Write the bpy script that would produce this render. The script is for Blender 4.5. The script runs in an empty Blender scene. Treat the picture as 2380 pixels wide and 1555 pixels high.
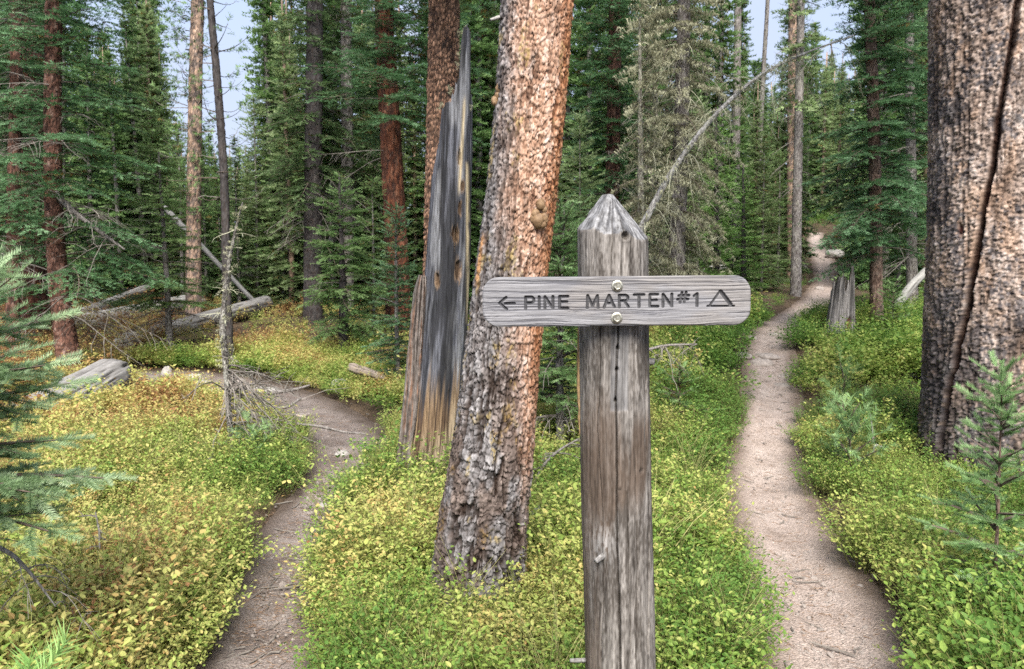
import bpy, math, random
import numpy as np
from mathutils import Vector, Matrix, Euler

R = math.radians
random.seed(7)
RNG = np.random.default_rng(7)
scene = bpy.context.scene
COL = scene.collection

# ------------------------------------------------------------------ camera
CAM_Z = 1.68
PITCH = R(4.0)
FPX = 1832.0            # focal length in pixels of a 2380 px wide picture
cam_d = bpy.data.cameras.new("camera")
cam_d.sensor_width = 36.0
cam_d.lens = 36.0 * FPX / 2380.0
cam_d.clip_start = 0.05
cam_d.clip_end = 600
cam_d.dof.use_dof = True
cam_d.dof.focus_distance = 2.6
cam_d.dof.aperture_fstop = 8.0
cam = bpy.data.objects.new("camera", cam_d)
COL.objects.link(cam)
cam.location = (0, 0, CAM_Z)
cam.rotation_euler = (R(90) - PITCH, 0, 0)
scene.camera = cam

# ------------------------------------------------------------------ sky, sun, exposure
SUN_EL, SUN_AZ = R(47), R(178)      # azimuth clockwise from +Y: bright part of the sky high behind the camera
world = bpy.data.worlds.new("World")
scene.world = world
world.use_nodes = True
nt = world.node_tree
nt.nodes.clear()
w_out = nt.nodes.new("ShaderNodeOutputWorld")
w_bg = nt.nodes.new("ShaderNodeBackground")
w_bg.inputs["Strength"].default_value = 0.12
w_sky = nt.nodes.new("ShaderNodeTexSky")
w_sky.sky_type = 'NISHITA'
w_sky.sun_disc = False
w_sky.sun_elevation = SUN_EL
w_sky.sun_rotation = SUN_AZ
w_sky.dust_density = 1.5
w_tc = nt.nodes.new("ShaderNodeTexCoord")
w_map = nt.nodes.new("ShaderNodeMapping")
w_map.inputs["Scale"].default_value = (1.0, 1.0, 2.2)
w_noise = nt.nodes.new("ShaderNodeTexNoise")
w_noise.inputs["Scale"].default_value = 2.3
w_noise.inputs["Detail"].default_value = 7
w_noise.inputs["Roughness"].default_value = 0.55
w_ramp = nt.nodes.new("ShaderNodeValToRGB")
w_ramp.color_ramp.elements[0].position = 0.30
w_ramp.color_ramp.elements[0].color = (0.62, 0.62, 0.62, 1)
w_ramp.color_ramp.elements[1].position = 0.62
w_ramp.color_ramp.elements[1].color = (0.97, 0.97, 0.97, 1)
w_mix = nt.nodes.new("ShaderNodeMix")
w_mix.data_type = 'RGBA'
w_mix.inputs["B"].default_value = (2.3, 2.62, 3.4, 1)       # bright thin overcast
nt.links.new(w_tc.outputs["Generated"], w_map.inputs["Vector"])
nt.links.new(w_map.outputs["Vector"], w_noise.inputs["Vector"])
nt.links.new(w_noise.outputs["Fac"], w_ramp.inputs["Fac"])
nt.links.new(w_ramp.outputs["Color"], w_mix.inputs["Factor"])
nt.links.new(w_sky.outputs["Color"], w_mix.inputs["A"])
nt.links.new(w_mix.outputs["Result"], w_bg.inputs["Color"])
nt.links.new(w_bg.outputs["Background"], w_out.inputs["Surface"])

sun_d = bpy.data.lights.new("sun", 'SUN')
sun_d.energy = 4.2
sun_d.angle = R(36)
sun_d.color = (1.0, 0.95, 0.88)
sun = bpy.data.objects.new("sun", sun_d)
COL.objects.link(sun)
sdir = Vector((math.sin(SUN_AZ) * math.cos(SUN_EL), math.cos(SUN_AZ) * math.cos(SUN_EL), math.sin(SUN_EL)))
sun.rotation_euler = sdir.to_track_quat('Z', 'Y').to_euler()

scene.view_settings.view_transform = 'Standard'
scene.view_settings.look = 'None'
scene.view_settings.gamma = 1.0
scene.view_settings.exposure = 1.35
scene.render.engine = 'CYCLES'
scene.cycles.max_bounces = 8
scene.cycles.diffuse_bounces = 6
scene.cycles.transmission_bounces = 6
scene.cycles.transparent_max_bounces = 4
scene.cycles.use_denoising = False
scene.cycles.use_adaptive_sampling = True
scene.cycles.adaptive_threshold = 0.02
scene.cycles.adaptive_min_samples = 24

# ------------------------------------------------------------------ numpy noise
def _h(ix, iy, iz, s):
    x = (ix.astype(np.int64) * 374761393 + iy.astype(np.int64) * 668265263 + iz.astype(np.int64) * 2147483647 + s * 974634777) & 0xFFFFFFFF
    x = ((x ^ (x >> 13)) * 1274126177) & 0xFFFFFFFF
    x = ((x ^ (x >> 16)) * 2246822519) & 0xFFFFFFFF
    x = x ^ (x >> 15)
    return x.astype(np.float64) / 4294967295.0

def vn(x, y, z=None, s=0):
    """value noise 0..1"""
    x = np.asarray(x, float); y = np.asarray(y, float)
    if z is None: z = np.zeros_like(x)
    x, y, z = np.broadcast_arrays(x, y, z)
    ix, iy, iz = np.floor(x), np.floor(y), np.floor(z)
    fx, fy, fz = x - ix, y - iy, z - iz
    fx = fx * fx * (3 - 2 * fx); fy = fy * fy * (3 - 2 * fy); fz = fz * fz * (3 - 2 * fz)
    def c(a, b, d): return _h(ix + a, iy + b, iz + d, s)
    r = 0
    for d, wz in ((0, 1 - fz), (1, fz)):
        if d == 1 and not np.any(fz): continue
        r = r + wz * ((c(0, 0, d) * (1 - fx) + c(1, 0, d) * fx) * (1 - fy) + (c(0, 1, d) * (1 - fx) + c(1, 1, d) * fx) * fy)
    return r

def fbm(x, y, z=None, s=0, o=4, g=0.5):
    a, t, f, r = 1.0, 0.0, 1.0, 0
    for i in range(o):
        r = r + a * vn(np.asarray(x) * f, np.asarray(y) * f, None if z is None else np.asarray(z) * f, s + i * 17)
        t += a; a *= g; f *= 2.03
    return r / t

def worley(x, y, s=0, jit=0.9):
    """F1, F2, random of the nearest cell, local offset in the cell"""
    ix, iy = np.floor(x), np.floor(y)
    f1 = np.full(x.shape, 9.0); f2 = np.full(x.shape, 9.0)
    cid = np.zeros(x.shape); ox = np.zeros(x.shape); oy = np.zeros(x.shape)
    z0 = np.zeros_like(ix)
    for a in (-1, 0, 1):
        for b in (-1, 0, 1):
            cx, cy = ix + a, iy + b
            px = cx + 0.5 + jit * (_h(cx, cy, z0, s) - 0.5)
            py = cy + 0.5 + jit * (_h(cx, cy, z0 + 1, s) - 0.5)
            d = np.hypot(x - px, y - py)
            m = d < f1
            f2 = np.where(m, f1, np.minimum(f2, d))
            cid = np.where(m, _h(cx, cy, z0 + 2, s), cid)
            ox = np.where(m, x - px, ox); oy = np.where(m, y - py, oy)
            f1 = np.where(m, d, f1)
    return f1, f2, cid, ox, oy

def ss(a, b, x):
    t = np.clip((np.asarray(x, float) - a) / (b - a), 0, 1)
    return t * t * (3 - 2 * t)

def lerp(a, b, t):
    a = np.asarray(a, float); b = np.asarray(b, float); t = np.asarray(t)[..., None]
    return a * (1 - t) + b * t

# ------------------------------------------------------------------ picture <-> place
def P(px, py, d):
    u = (px - 1190.0) / FPX; v = (777.5 - py) / FPX
    dy = math.cos(PITCH) + v * math.sin(PITCH)
    dz = -math.sin(PITCH) + v * math.cos(PITCH)
    t = d / dy
    return Vector((u * t, d, CAM_Z + dz * t))

def PXM(d): return FPX / d        # pixels per metre, near enough, at depth d

_yy = np.linspace(-6, 120, 1261)
def _prof(ys, zs):
    z = np.interp(_yy, ys, zs)
    k = np.exp(-0.5 * (np.arange(-40, 41) / 9.0) ** 2); k /= k.sum()
    return np.convolve(np.pad(z, 40, mode='edge'), k, mode='valid')
_ZR = CAM_Z + _prof([0, 6, 7.8, 11.5, 15, 20, 27, 35, 45, 60, 90], [-1.68, -1.66, -1.5, -.86, -.68, -.5, 0, .93, 2.7, 5.5, 9])
_ZL = CAM_Z + _prof([0, 9, 13, 16, 20, 30, 50, 90], [-1.70, -1.70, -1.57, -1.32, -1.1, -.5, .5, 2.5])

def hbase(x, y):
    x = np.asarray(x, float); y = np.asarray(y, float)
    u = x / np.maximum(y, 3.0)
    w = ss(-0.10, 0.22, u)
    z = np.interp(y, _yy, _ZL) * (1 - w) + np.interp(y, _yy, _ZR) * w
    z = z + 0.10 * (fbm(x * 0.5 + 9, y * 0.5, None, 3, 3) - 0.5) * ss(2, 6, np.abs(y) + np.abs(x) * 0.3)
    return z

def G(px, py):
    """point of the ground seen at a pixel"""
    prev = None
    for d in np.concatenate([np.arange(1.5, 20, 0.05), np.arange(20, 90, 0.2)]):
        p = P(px, py, d)
        g = float(hbase(p.x, p.y))
        if p.z <= g:
            return Vector((p.x, p.y, g))
    return Vector((p.x, p.y, g))

def resample(pts, n):
    pts = np.array(pts, float)
    s = np.concatenate([[0], np.cumsum(np.linalg.norm(np.diff(pts[:, :3], axis=0), axis=1))])
    t = np.linspace(0, s[-1], n)
    out = np.stack([np.interp(t, s, pts[:, k]) for k in range(pts.shape[1])], 1)
    w = max(1, n // (len(pts) * 2))
    k = np.ones(2 * w + 1) / (2 * w + 1)
    pad = np.pad(out, ((w, w), (0, 0)), mode='reflect', reflect_type='odd')
    out = np.stack([np.convolve(pad[:, c], k, mode='valid') for c in range(out.shape[1])], 1)
    return out, t

# trails: left and right edges of the tread in the picture, from near to far
def trail(rows):
    c = []
    for y, xl, xr in rows:
        a, b = G(xl, y), G(xr, y)
        m = (a + b) / 2
        c.append((m.x, m.y, max(0.16, 0.5 * (Vector((a.x, a.y)) - Vector((b.x, b.y))).length)))
    return c
RIGHT_ROWS = [(1555, 1812, 2210), (1440, 1785, 2085), (1300, 1730, 1975), (1200, 1685, 1912), (1100, 1688, 1858), (1000, 1712, 1853),
              (900, 1735, 1862), (800, 1733, 1832), (760, 1752, 1845), (720, 1828, 1898), (690, 1886, 1930), (650, 1905, 1940),
              (600, 1899, 1926), (560, 1882, 1906), (540, 1888, 1908)]
LEFT_ROWS = [(1555, 455, 750), (1450, 490, 735), (1350, 545, 715), (1250, 588, 768), (1200, 625, 785), (1150, 690, 790)]
right_c = trail(RIGHT_ROWS)
right_c = [(0.15, -1.5, 0.5), (0.55, 0.6, 0.42), (1.0, 2.0, 0.36)] + right_c
left_c = trail(LEFT_ROWS)
_lp = [(822, 1050, .42), (790, 1000, .45), (740, 960, .5), (660, 925, .55), (540, 893, .6), (400, 873, .6), (230, 868, .55)]
for px_, py_, w_ in _lp:
    g_ = G(px_, py_); left_c.append((g_.x, g_.y, w_))
left_c = [(0.05, -1.5, 0.4), (-0.35, 0.5, 0.36), (-0.75, 1.8, 0.32)] + left_c
RC, _ = resample(right_c, 260)
RC[:, 2] *= 1 + .45 * ss(15, 22, RC[:, 1])
LC, _ = resample(left_c, 260)

def trail_dist(x, y, C):
    """signed: distance to the tread's centre divided by its half width"""
    x = np.atleast_1d(np.asarray(x, float)); y = np.atleast_1d(np.asarray(y, float))
    best = np.full(x.shape, 1e9)
    C2 = C[::2]
    for i in range(0, len(x), 20000):
        d = np.hypot(x[i:i + 20000, None] - C2[None, :, 0], y[i:i + 20000, None] - C2[None, :, 1]) / C2[None, :, 2]
        best[i:i + 20000] = d.min(1)
    return best

# ------------------------------------------------------------------ mesh and object helpers
def mesh_np(name, V, F, mats, fm=None, attrs=None, smooth=True):
    """V (n,3); F: list of int arrays (m,3) or (m,4); attrs {name: float (n,) or (n,3)}"""
    me = bpy.data.meshes.new(name)
    V = np.asarray(V, np.float32)
    me.vertices.add(len(V))
    me.vertices.foreach_set("co", V.ravel())
    if not isinstance(F, (list, tuple)): F = [F]
    F = [np.asarray(f, np.int32) for f in F if len(f)]
    loops = np.concatenate([f.ravel() for f in F])
    sizes = np.concatenate([np.full(len(f), f.shape[1], np.int32) for f in F])
    starts = np.concatenate([[0], np.cumsum(sizes)[:-1]]).astype(np.int32)
    me.loops.add(len(loops))
    me.loops.foreach_set("vertex_index", loops)
    me.polygons.add(len(sizes))
    me.polygons.foreach_set("loop_start", starts)
    for m in (mats if isinstance(mats, (list, tuple)) else [mats]):
        me.materials.append(m)
    if fm is not None:
        me.polygons.foreach_set("material_index", np.asarray(fm, np.int32))
    me.polygons.foreach_set("use_smooth", np.full(len(sizes), smooth))
    for k, a in (attrs or {}).items():
        a = np.asarray(a, np.float32)
        if a.ndim == 1:
            at = me.attributes.new(k, 'FLOAT', 'POINT'); at.data.foreach_set("value", a)
        else:
            at = me.attributes.new(k, 'FLOAT_COLOR', 'POINT')
            at.data.foreach_set("color", np.concatenate([a, np.ones((len(a), 1), np.float32)], 1).ravel())
    me.update(calc_edges=True)
    me.validate()
    return me

def link(name, me, parent=None):
    o = bpy.data.objects.new(name, me)
    COL.objects.link(o)
    if parent is not None: o.parent = parent
    return o

def tag(o, label=None, cat=None, group=None, kind=None):
    if label: o["label"] = label
    if cat: o["category"] = cat
    if group: o["group"] = group
    if kind: o["kind"] = kind
    return o

def empty(name, loc, label=None, cat=None, group=None):
    o = bpy.data.objects.new(name, None)
    o.empty_display_size = 0.1
    COL.objects.link(o)
    o.location = loc
    return tag(o, label, cat, group)

def copy_tree(o, parent=None):
    c = o.copy(); COL.objects.link(c); c.parent = parent
    for ch in o.children: copy_tree(ch, c)
    return c

# ------------------------------------------------------------------ materials
def new_mat(name):
    m = bpy.data.materials.new(name); m.use_nodes = True
    t = m.node_tree; t.nodes.clear()
    out = t.nodes.new("ShaderNodeOutputMaterial")
    b = t.nodes.new("ShaderNodeBsdfPrincipled")
    t.links.new(b.outputs[0], out.inputs["Surface"])
    return m, t, b, out

def N(t, typ, **kw):
    n = t.nodes.new(typ)
    for k, v in kw.items():
        if k in n.inputs: n.inputs[k].default_value = v
        else: setattr(n, k, v)
    return n

def ramp(t, stops, fac):
    r = t.nodes.new("ShaderNodeValToRGB")
    e = r.color_ramp.elements
    while len(e) < len(stops): e.new(0.5)
    for el, (p, c) in zip(e, stops):
        el.position = p; el.color = (*c, 1) if len(c) == 3 else c
    t.links.new(fac, r.inputs["Fac"])
    return r.outputs["Color"]

def mixc(t, a, b, f, mode='MIX'):
    m = t.nodes.new("ShaderNodeMix"); m.data_type = 'RGBA'; m.blend_type = mode
    for s, v in (("A", a), ("B", b), ("Factor", f)):
        if hasattr(v, "links") or hasattr(v, "is_output"): t.links.new(v, m.inputs[s])
        else: m.inputs[s].default_value = v if not isinstance(v, tuple) or len(v) == 4 else (*v, 1)
    return m.outputs["Result"]

def math_(t, op, a, b=0.0, clamp=False):
    m = t.nodes.new("ShaderNodeMath"); m.operation = op; m.use_clamp = clamp
    for i, v in enumerate((a, b)):
        if hasattr(v, "is_output"): t.links.new(v, m.inputs[i])
        else: m.inputs[i].default_value = v
    return m.outputs[0]

def bark_mat(name, rough=0.85, scale=(60, 60, 18), bump=0.5, vary=(0.7, 1.3), spec=0.2, dist=0.004, gain=0.74, coarse=None):
    """colour comes from the mesh's own Col attribute; grain and fine relief from noise"""
    m, t, b, out = new_mat(name)
    a = N(t, "ShaderNodeAttribute", attribute_name="Col")
    tc = N(t, "ShaderNodeTexCoord"); mp = N(t, "ShaderNodeMapping", Scale=scale)
    t.links.new(tc.outputs["Object"], mp.inputs["Vector"])
    nz = N(t, "ShaderNodeTexNoise", Scale=1.0, Detail=6.0, Roughness=0.65)
    t.links.new(mp.outputs[0], nz.inputs["Vector"])
    g = ramp(t, [(0.3, (vary[0],) * 3), (0.7, (vary[1],) * 3)], nz.outputs["Fac"])
    if coarse:
        mp2 = N(t, "ShaderNodeMapping", Scale=coarse)
        t.links.new(tc.outputs["Object"], mp2.inputs["Vector"])
        n2 = N(t, "ShaderNodeTexNoise", Scale=1.0, Detail=5.0, Roughness=0.7)
        t.links.new(mp2.outputs[0], n2.inputs["Vector"])
        g = mixc(t, g, ramp(t, [(0.34, (0.42, 0.40, 0.39)), (0.48, (0.95, 0.94, 0.93)), (0.66, (1.45, 1.45, 1.46))], n2.outputs["Fac"]), 1.0, 'MULTIPLY')
    t.links.new(mixc(t, mixc(t, a.outputs["Color"], g, 1.0, 'MULTIPLY'), (gain, gain, gain), 1.0, 'MULTIPLY'), b.inputs["Base Color"])
    b.inputs["Roughness"].default_value = rough
    b.inputs["Specular IOR Level"].default_value = spec
    bp = N(t, "ShaderNodeBump", Strength=bump, Distance=dist)
    t.links.new(nz.outputs["Fac"], bp.inputs["Height"])
    t.links.new(bp.outputs[0], b.inputs["Normal"])
    return m

M_BARK = bark_mat("bark", coarse=(34, 34, 14), vary=(0.62, 1.36), bump=0.8, dist=0.006)
M_BARK2 = bark_mat("hero_bark", vary=(0.66, 1.34), bump=0.55, dist=0.004, spec=0.12, scale=(90, 90, 45))
M_WOOD = bark_mat("weathered_wood", coarse=(85, 85, 4.5), rough=0.8, scale=(140, 140, 5), bump=0.5, vary=(0.72, 1.28), dist=0.003)
M_WOODX = bark_mat("weathered_board", rough=0.78, scale=(6, 160, 160), bump=0.45, vary=(0.72, 1.26), dist=0.0015)
M_LOG = bark_mat("weathered_log", rough=0.8, scale=(12, 12, 60), bump=0.4, vary=(0.75, 1.25))

def plain_noise_mat(name, c1, c2, scale=8.0, rough=0.9, bump=0.3, c3=None, dist=0.01, detail=8.0):
    m, t, b, out = new_mat(name)
    tc = N(t, "ShaderNodeTexCoord")
    nz = N(t, "ShaderNodeTexNoise", Scale=scale, Detail=detail, Roughness=0.65)
    t.links.new(tc.outputs["Object"], nz.inputs["Vector"])
    st = [(0.32, c1), (0.66, c2)] + ([(0.78, c3)] if c3 else [])
    t.links.new(ramp(t, st, nz.outputs["Fac"]), b.inputs["Base Color"])
    b.inputs["Roughness"].default_value = rough
    b.inputs["Specular IOR Level"].default_value = 0.25
    bp = N(t, "ShaderNodeBump", Strength=bump, Distance=dist)
    t.links.new(nz.outputs["Fac"], bp.inputs["Height"]); t.links.new(bp.outputs[0], b.inputs["Normal"])
    return m

M_ROCK = plain_noise_mat("granite", (0.20, 0.19, 0.18), (0.44, 0.41, 0.37), 14, c3=(0.30, 0.31, 0.26), bump=0.5)
M_ROCKP = plain_noise_mat("path_stone", (0.17, 0.145, 0.13), (0.35, 0.305, 0.275), 22, bump=0.5)
M_TWIG = plain_noise_mat("dead_twig", (0.09, 0.075, 0.064), (0.24, 0.22, 0.195), 20)
M_TWIGL = plain_noise_mat("lichen_twig", (0.20, 0.19, 0.14), (0.46, 0.46, 0.33), 25)
M_LIMB = plain_noise_mat("conifer_limb", (0.05, 0.038, 0.03), (0.13, 0.10, 0.08), 20)
M_SILVER = plain_noise_mat("silvered_wood", (0.30, 0.29, 0.29), (0.60, 0.59, 0.58), 20)
M_PITCH = plain_noise_mat("resin_burl", (0.08, 0.045, 0.022), (0.24, 0.155, 0.085), 60, rough=0.6)
M_METAL, t, b, out = new_mat("galvanised_bolt")
b.inputs["Base Color"].default_value = (0.50, 0.48, 0.40, 1); b.inputs["Metallic"].default_value = 0.85; b.inputs["Roughness"].default_value = 0.42
nz = N(t, "ShaderNodeTexNoise", Scale=180.0, Detail=4.0)
tc = N(t, "ShaderNodeTexCoord"); t.links.new(tc.outputs["Object"], nz.inputs["Vector"])
t.links.new(ramp(t, [(0.35, (0.20, 0.185, 0.14)), (0.6, (0.42, 0.41, 0.35))], nz.outputs["Fac"]), b.inputs["Base Color"])

def needle_mat(name, dark, mid, light, transl=0.25, rough=0.5, brown=None):
    """needle colour picked by the shoot's own random value"""
    m, t, b, out = new_mat(name)
    a = N(t, "ShaderNodeAttribute", attribute_name="rnd")
    oi = N(t, "ShaderNodeObjectInfo")
    v = math_(t, 'ADD', a.outputs["Fac"], math_(t, 'MULTIPLY', math_(t, 'SUBTRACT', oi.outputs["Random"], 0.5), 0.18))
    st = [(0.0, dark), (0.45, mid), (0.92, light)]
    if brown: st = [(0.0, brown), (0.045, brown), (0.06, dark), (0.45, mid), (0.92, light)]
    c = ramp(t, st, v)
    t.links.new(c, b.inputs["Base Color"])
    b.inputs["Roughness"].default_value = rough
    b.inputs["Specular IOR Level"].default_value = 0.2
    tr = N(t, "ShaderNodeBsdfTranslucent")
    t.links.new(c, tr.inputs["Color"])
    mx = N(t, "ShaderNodeMixShader"); mx.inputs[0].default_value = transl
    t.links.new(b.outputs[0], mx.inputs[1]); t.links.new(tr.outputs[0], mx.inputs[2])
    t.links.new(mx.outputs[0], out.inputs["Surface"])
    return m

NM_BLUE = needle_mat("blue_green_needles", (0.034, 0.076, 0.030), (0.098, 0.20, 0.084), (0.215, 0.36, 0.195), transl=.3, brown=(0.16, 0.10, 0.03))
NM_DARK = needle_mat("dark_green_needles", (0.036, 0.066, 0.026), (0.092, 0.155, 0.062), (0.18, 0.26, 0.115), transl=.3, brown=(0.13, 0.10, 0.035))
NM_GREEN = needle_mat("mid_green_needles", (0.052, 0.10, 0.034), (0.135, 0.235, 0.08), (0.25, 0.37, 0.15), transl=.3, brown=(0.18, 0.14, 0.04))
NM_BRIGHT = needle_mat("bright_green_needles", (0.06, 0.13, 0.03), (0.15, 0.28, 0.07), (0.28, 0.43, 0.14))
NM_NEAR = needle_mat("silvery_fir_needles", (0.10, 0.165, 0.075), (0.26, 0.375, 0.19), (0.47, 0.58, 0.37), transl=.35)
NM_SAP = needle_mat("fresh_fir_needles", (0.08, 0.15, 0.05), (0.20, 0.33, 0.13), (0.36, 0.50, 0.25), transl=.35)
NM_MID = needle_mat("soft_green_needles", (0.06, 0.11, 0.038), (0.15, 0.24, 0.085), (0.27, 0.38, 0.16), transl=.3, brown=(0.22, 0.17, 0.06))
NM_PALE = needle_mat("pale_green_needles", (0.10, 0.15, 0.06), (0.23, 0.31, 0.135), (0.36, 0.45, 0.23), transl=.35, brown=(0.22, 0.17, 0.06))
NM_LICH = needle_mat("beard_lichen", (0.085, 0.083, 0.048), (0.24, 0.235, 0.145), (0.47, 0.465, 0.32), transl=0.2, rough=0.8)

# shrub leaves: green and autumn yellow in patches over the ground
def leaf_mat(name, shift, amp):
    m, t, b, out = new_mat(name)
    a = N(t, "ShaderNodeAttribute", attribute_name="rnd")
    geo = N(t, "ShaderNodeNewGeometry")
    nz = N(t, "ShaderNodeTexNoise", Scale=0.75, Detail=3.0, Roughness=0.6)
    t.links.new(geo.outputs["Position"], nz.inputs["Vector"])
    sp = N(t, "ShaderNodeSeparateXYZ"); t.links.new(geo.outputs["Position"], sp.inputs[0])
    bias = math_(t, 'MULTIPLY', sp.outputs["X"], 0.060)
    p = math_(t, 'MULTIPLY', math_(t, 'SUBTRACT', nz.outputs["Fac"], 0.5), 2.6)
    v = math_(t, 'ADD', math_(t, 'SUBTRACT', math_(t, 'ADD', p, shift), bias), math_(t, 'MULTIPLY', math_(t, 'SUBTRACT', a.outputs["Fac"], 0.5), amp))
    c = ramp(t, [(0.0, (0.11, 0.21, 0.040)), (0.25, (0.23, 0.33, 0.065)), (0.50, (0.40, 0.44, 0.125)), (0.72, (0.53, 0.47, 0.17)), (0.88, (0.48, 0.33, 0.12)), (0.99, (0.27, 0.14, 0.06))], v)
    t.links.new(c, b.inputs["Base Color"])
    b.inputs["Roughness"].default_value = 0.6
    b.inputs["Specular IOR Level"].default_value = 0.3
    tr = N(t, "ShaderNodeBsdfTranslucent"); t.links.new(c, tr.inputs["Color"])
    mx = N(t, "ShaderNodeMixShader"); mx.inputs[0].default_value = 0.42
    t.links.new(b.outputs[0], mx.inputs[1]); t.links.new(tr.outputs[0], mx.inputs[2])
    t.links.new(mx.outputs[0], out.inputs["Surface"])
    return m
M_LEAF = leaf_mat("huckleberry_leaf", 0.43, 0.62)
M_LEAFG = leaf_mat("green_huckleberry_leaf", 0.16, 0.6)
M_GRASS = plain_noise_mat("dry_grass", (0.16, 0.17, 0.06), (0.40, 0.36, 0.16), 30)
M_STEM = plain_noise_mat("shrub_stem", (0.07, 0.085, 0.025), (0.17, 0.17, 0.055), 30)
M_LITTER = plain_noise_mat("needle_litter", (0.13, 0.075, 0.045), (0.30, 0.20, 0.13), 60)

# ground
def ground_mat():
    m, t, b, out = new_mat("forest_floor")
    geo = N(t, "ShaderNodeTexCoord")
    n1 = N(t, "ShaderNodeTexNoise", Scale=1.1, Detail=5.0, Roughness=0.6)
    n2 = N(t, "ShaderNodeTexNoise", Scale=42.0, Detail=6.0, Roughness=0.7)
    for n in (n1, n2): t.links.new(geo.outputs["Object"], n.inputs["Vector"])
    c1 = ramp(t, [(0.35, (0.045, 0.032, 0.022)), (0.6, (0.10, 0.072, 0.048))], n1.outputs["Fac"])
    c2 = ramp(t, [(0.35, (0.45, 0.42, 0.4)), (0.55, (1.0, 1.0, 1.0)), (0.72, (1.9, 1.7, 1.5))], n2.outputs["Fac"])
    t.links.new(mixc(t, c1, c2, 1.0, 'MULTIPLY'), b.inputs["Base Color"])
    b.inputs["Roughness"].default_value = 0.95
    b.inputs["Specular IOR Level"].default_value = 0.15
    bp = N(t, "ShaderNodeBump", Strength=0.7, Distance=0.03)
    t.links.new(n2.outputs["Fac"], bp.inputs["Height"]); t.links.new(bp.outputs[0], b.inputs["Normal"])
    return m

def path_mat(name, ca, cb, cc, edge):
    m, t, b, out = new_mat(name)
    tc = N(t, "ShaderNodeTexCoord")
    a = N(t, "ShaderNodeAttribute", attribute_name="edge")
    n1 = N(t, "ShaderNodeTexNoise", Scale=2.2, Detail=6.0, Roughness=0.65)
    n2 = N(t, "ShaderNodeTexNoise", Scale=75.0, Detail=5.0, Roughness=0.7)
    vo = N(t, "ShaderNodeTexVoronoi", Scale=95.0)
    for n in (n1, n2, vo): t.links.new(tc.outputs["Object"], n.inputs["Vector"])
    c1 = ramp(t, [(0.3, ca), (0.5, cb), (0.7, cc)], n1.outputs["Fac"])
    c2 = ramp(t, [(0.30, (0.55, 0.52, 0.5)), (0.5, (1.0, 1.0, 1.0)), (0.70, (1.35, 1.33, 1.3))], n2.outputs["Fac"])
    c3 = ramp(t, [(0.0, (0.72, 0.70, 0.68)), (0.5, (1.0, 1.0, 1.0)), (1.0, (1.28, 1.26, 1.24))], vo.outputs["Color"])
    c = mixc(t, mixc(t, c1, c2, 1.0, 'MULTIPLY'), c3, 0.8, 'MULTIPLY')
    n3 = N(t, "ShaderNodeTexNoise", Scale=7.0, Detail=7.0, Roughness=0.75)
    t.links.new(tc.outputs["Object"], n3.inputs["Vector"])
    c = mixc(t, c, mixc(t, edge, c2, 1.0, 'MULTIPLY'), ramp(t, [(0.52, (0, 0, 0)), (0.68, (.65, .65, .65))], n3.outputs["Fac"]))
    ef = math_(t, 'ADD', a.outputs["Fac"], math_(t, 'MULTIPLY', math_(t, 'SUBTRACT', n1.outputs["Fac"], 0.5), 1.1))
    ef = ramp(t, [(0.45, (0, 0, 0)), (0.95, (1, 1, 1))], ef)
    c = mixc(t, c, mixc(t, edge, c2, 1.0, 'MULTIPLY'), ef)
    t.links.new(c, b.inputs["Base Color"])
    b.inputs["Roughness"].default_value = 0.92
    b.inputs["Specular IOR Level"].default_value = 0.2
    hh = math_(t, 'ADD', n2.outputs["Fac"], math_(t, 'MULTIPLY', vo.outputs["Distance"], -0.8))
    bp = N(t, "ShaderNodeBump", Strength=0.8, Distance=0.012)
    t.links.new(hh, bp.inputs["Height"]); t.links.new(bp.outputs[0], b.inputs["Normal"])
    return m
M_GROUND = ground_mat()
M_PATHR = path_mat("pinkish_gravel_tread", (0.255, 0.203, 0.174), (0.335, 0.275, 0.243), (0.405, 0.345, 0.312), (0.15, 0.113, 0.09))
M_PATHL = path_mat("brown_dirt_tread", (0.125, 0.100, 0.088), (0.195, 0.163, 0.147), (0.27, 0.235, 0.217), (0.085, 0.064, 0.051))

# ------------------------------------------------------------------ ground and trails
def build_ground():
    nx, ny = 210, 230
    a = np.linspace(-1, 1, nx); b_ = np.linspace(0, 1, ny)
    X = 75 * (0.10 * a + 0.90 * a ** 3)
    Y = -8 + 18 * b_ + 110 * b_ ** 3.2
    x, y = np.meshgrid(X, Y)
    x = x.ravel(); y = y.ravel()
    z = hbase(x, y)
    d = np.minimum(trail_dist(x, y, RC), trail_dist(x, y, LC))
    z = z - 0.10 * (1 - ss(0.9, 1.25, d)) + 0.03 * (fbm(x * 3, y * 3, None, 5, 3) - 0.5)
    i = np.arange(nx * ny).reshape(ny, nx)
    F = np.stack([i[:-1, :-1], i[:-1, 1:], i[1:, 1:], i[1:, :-1]], -1).reshape(-1, 4)
    o = link("ground", mesh_np("ground", np.stack([x, y, z], 1), F, M_GROUND))
    tag(o, "dark brown needle-strewn forest floor under shrubs and trees", "ground", kind="structure")

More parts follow.
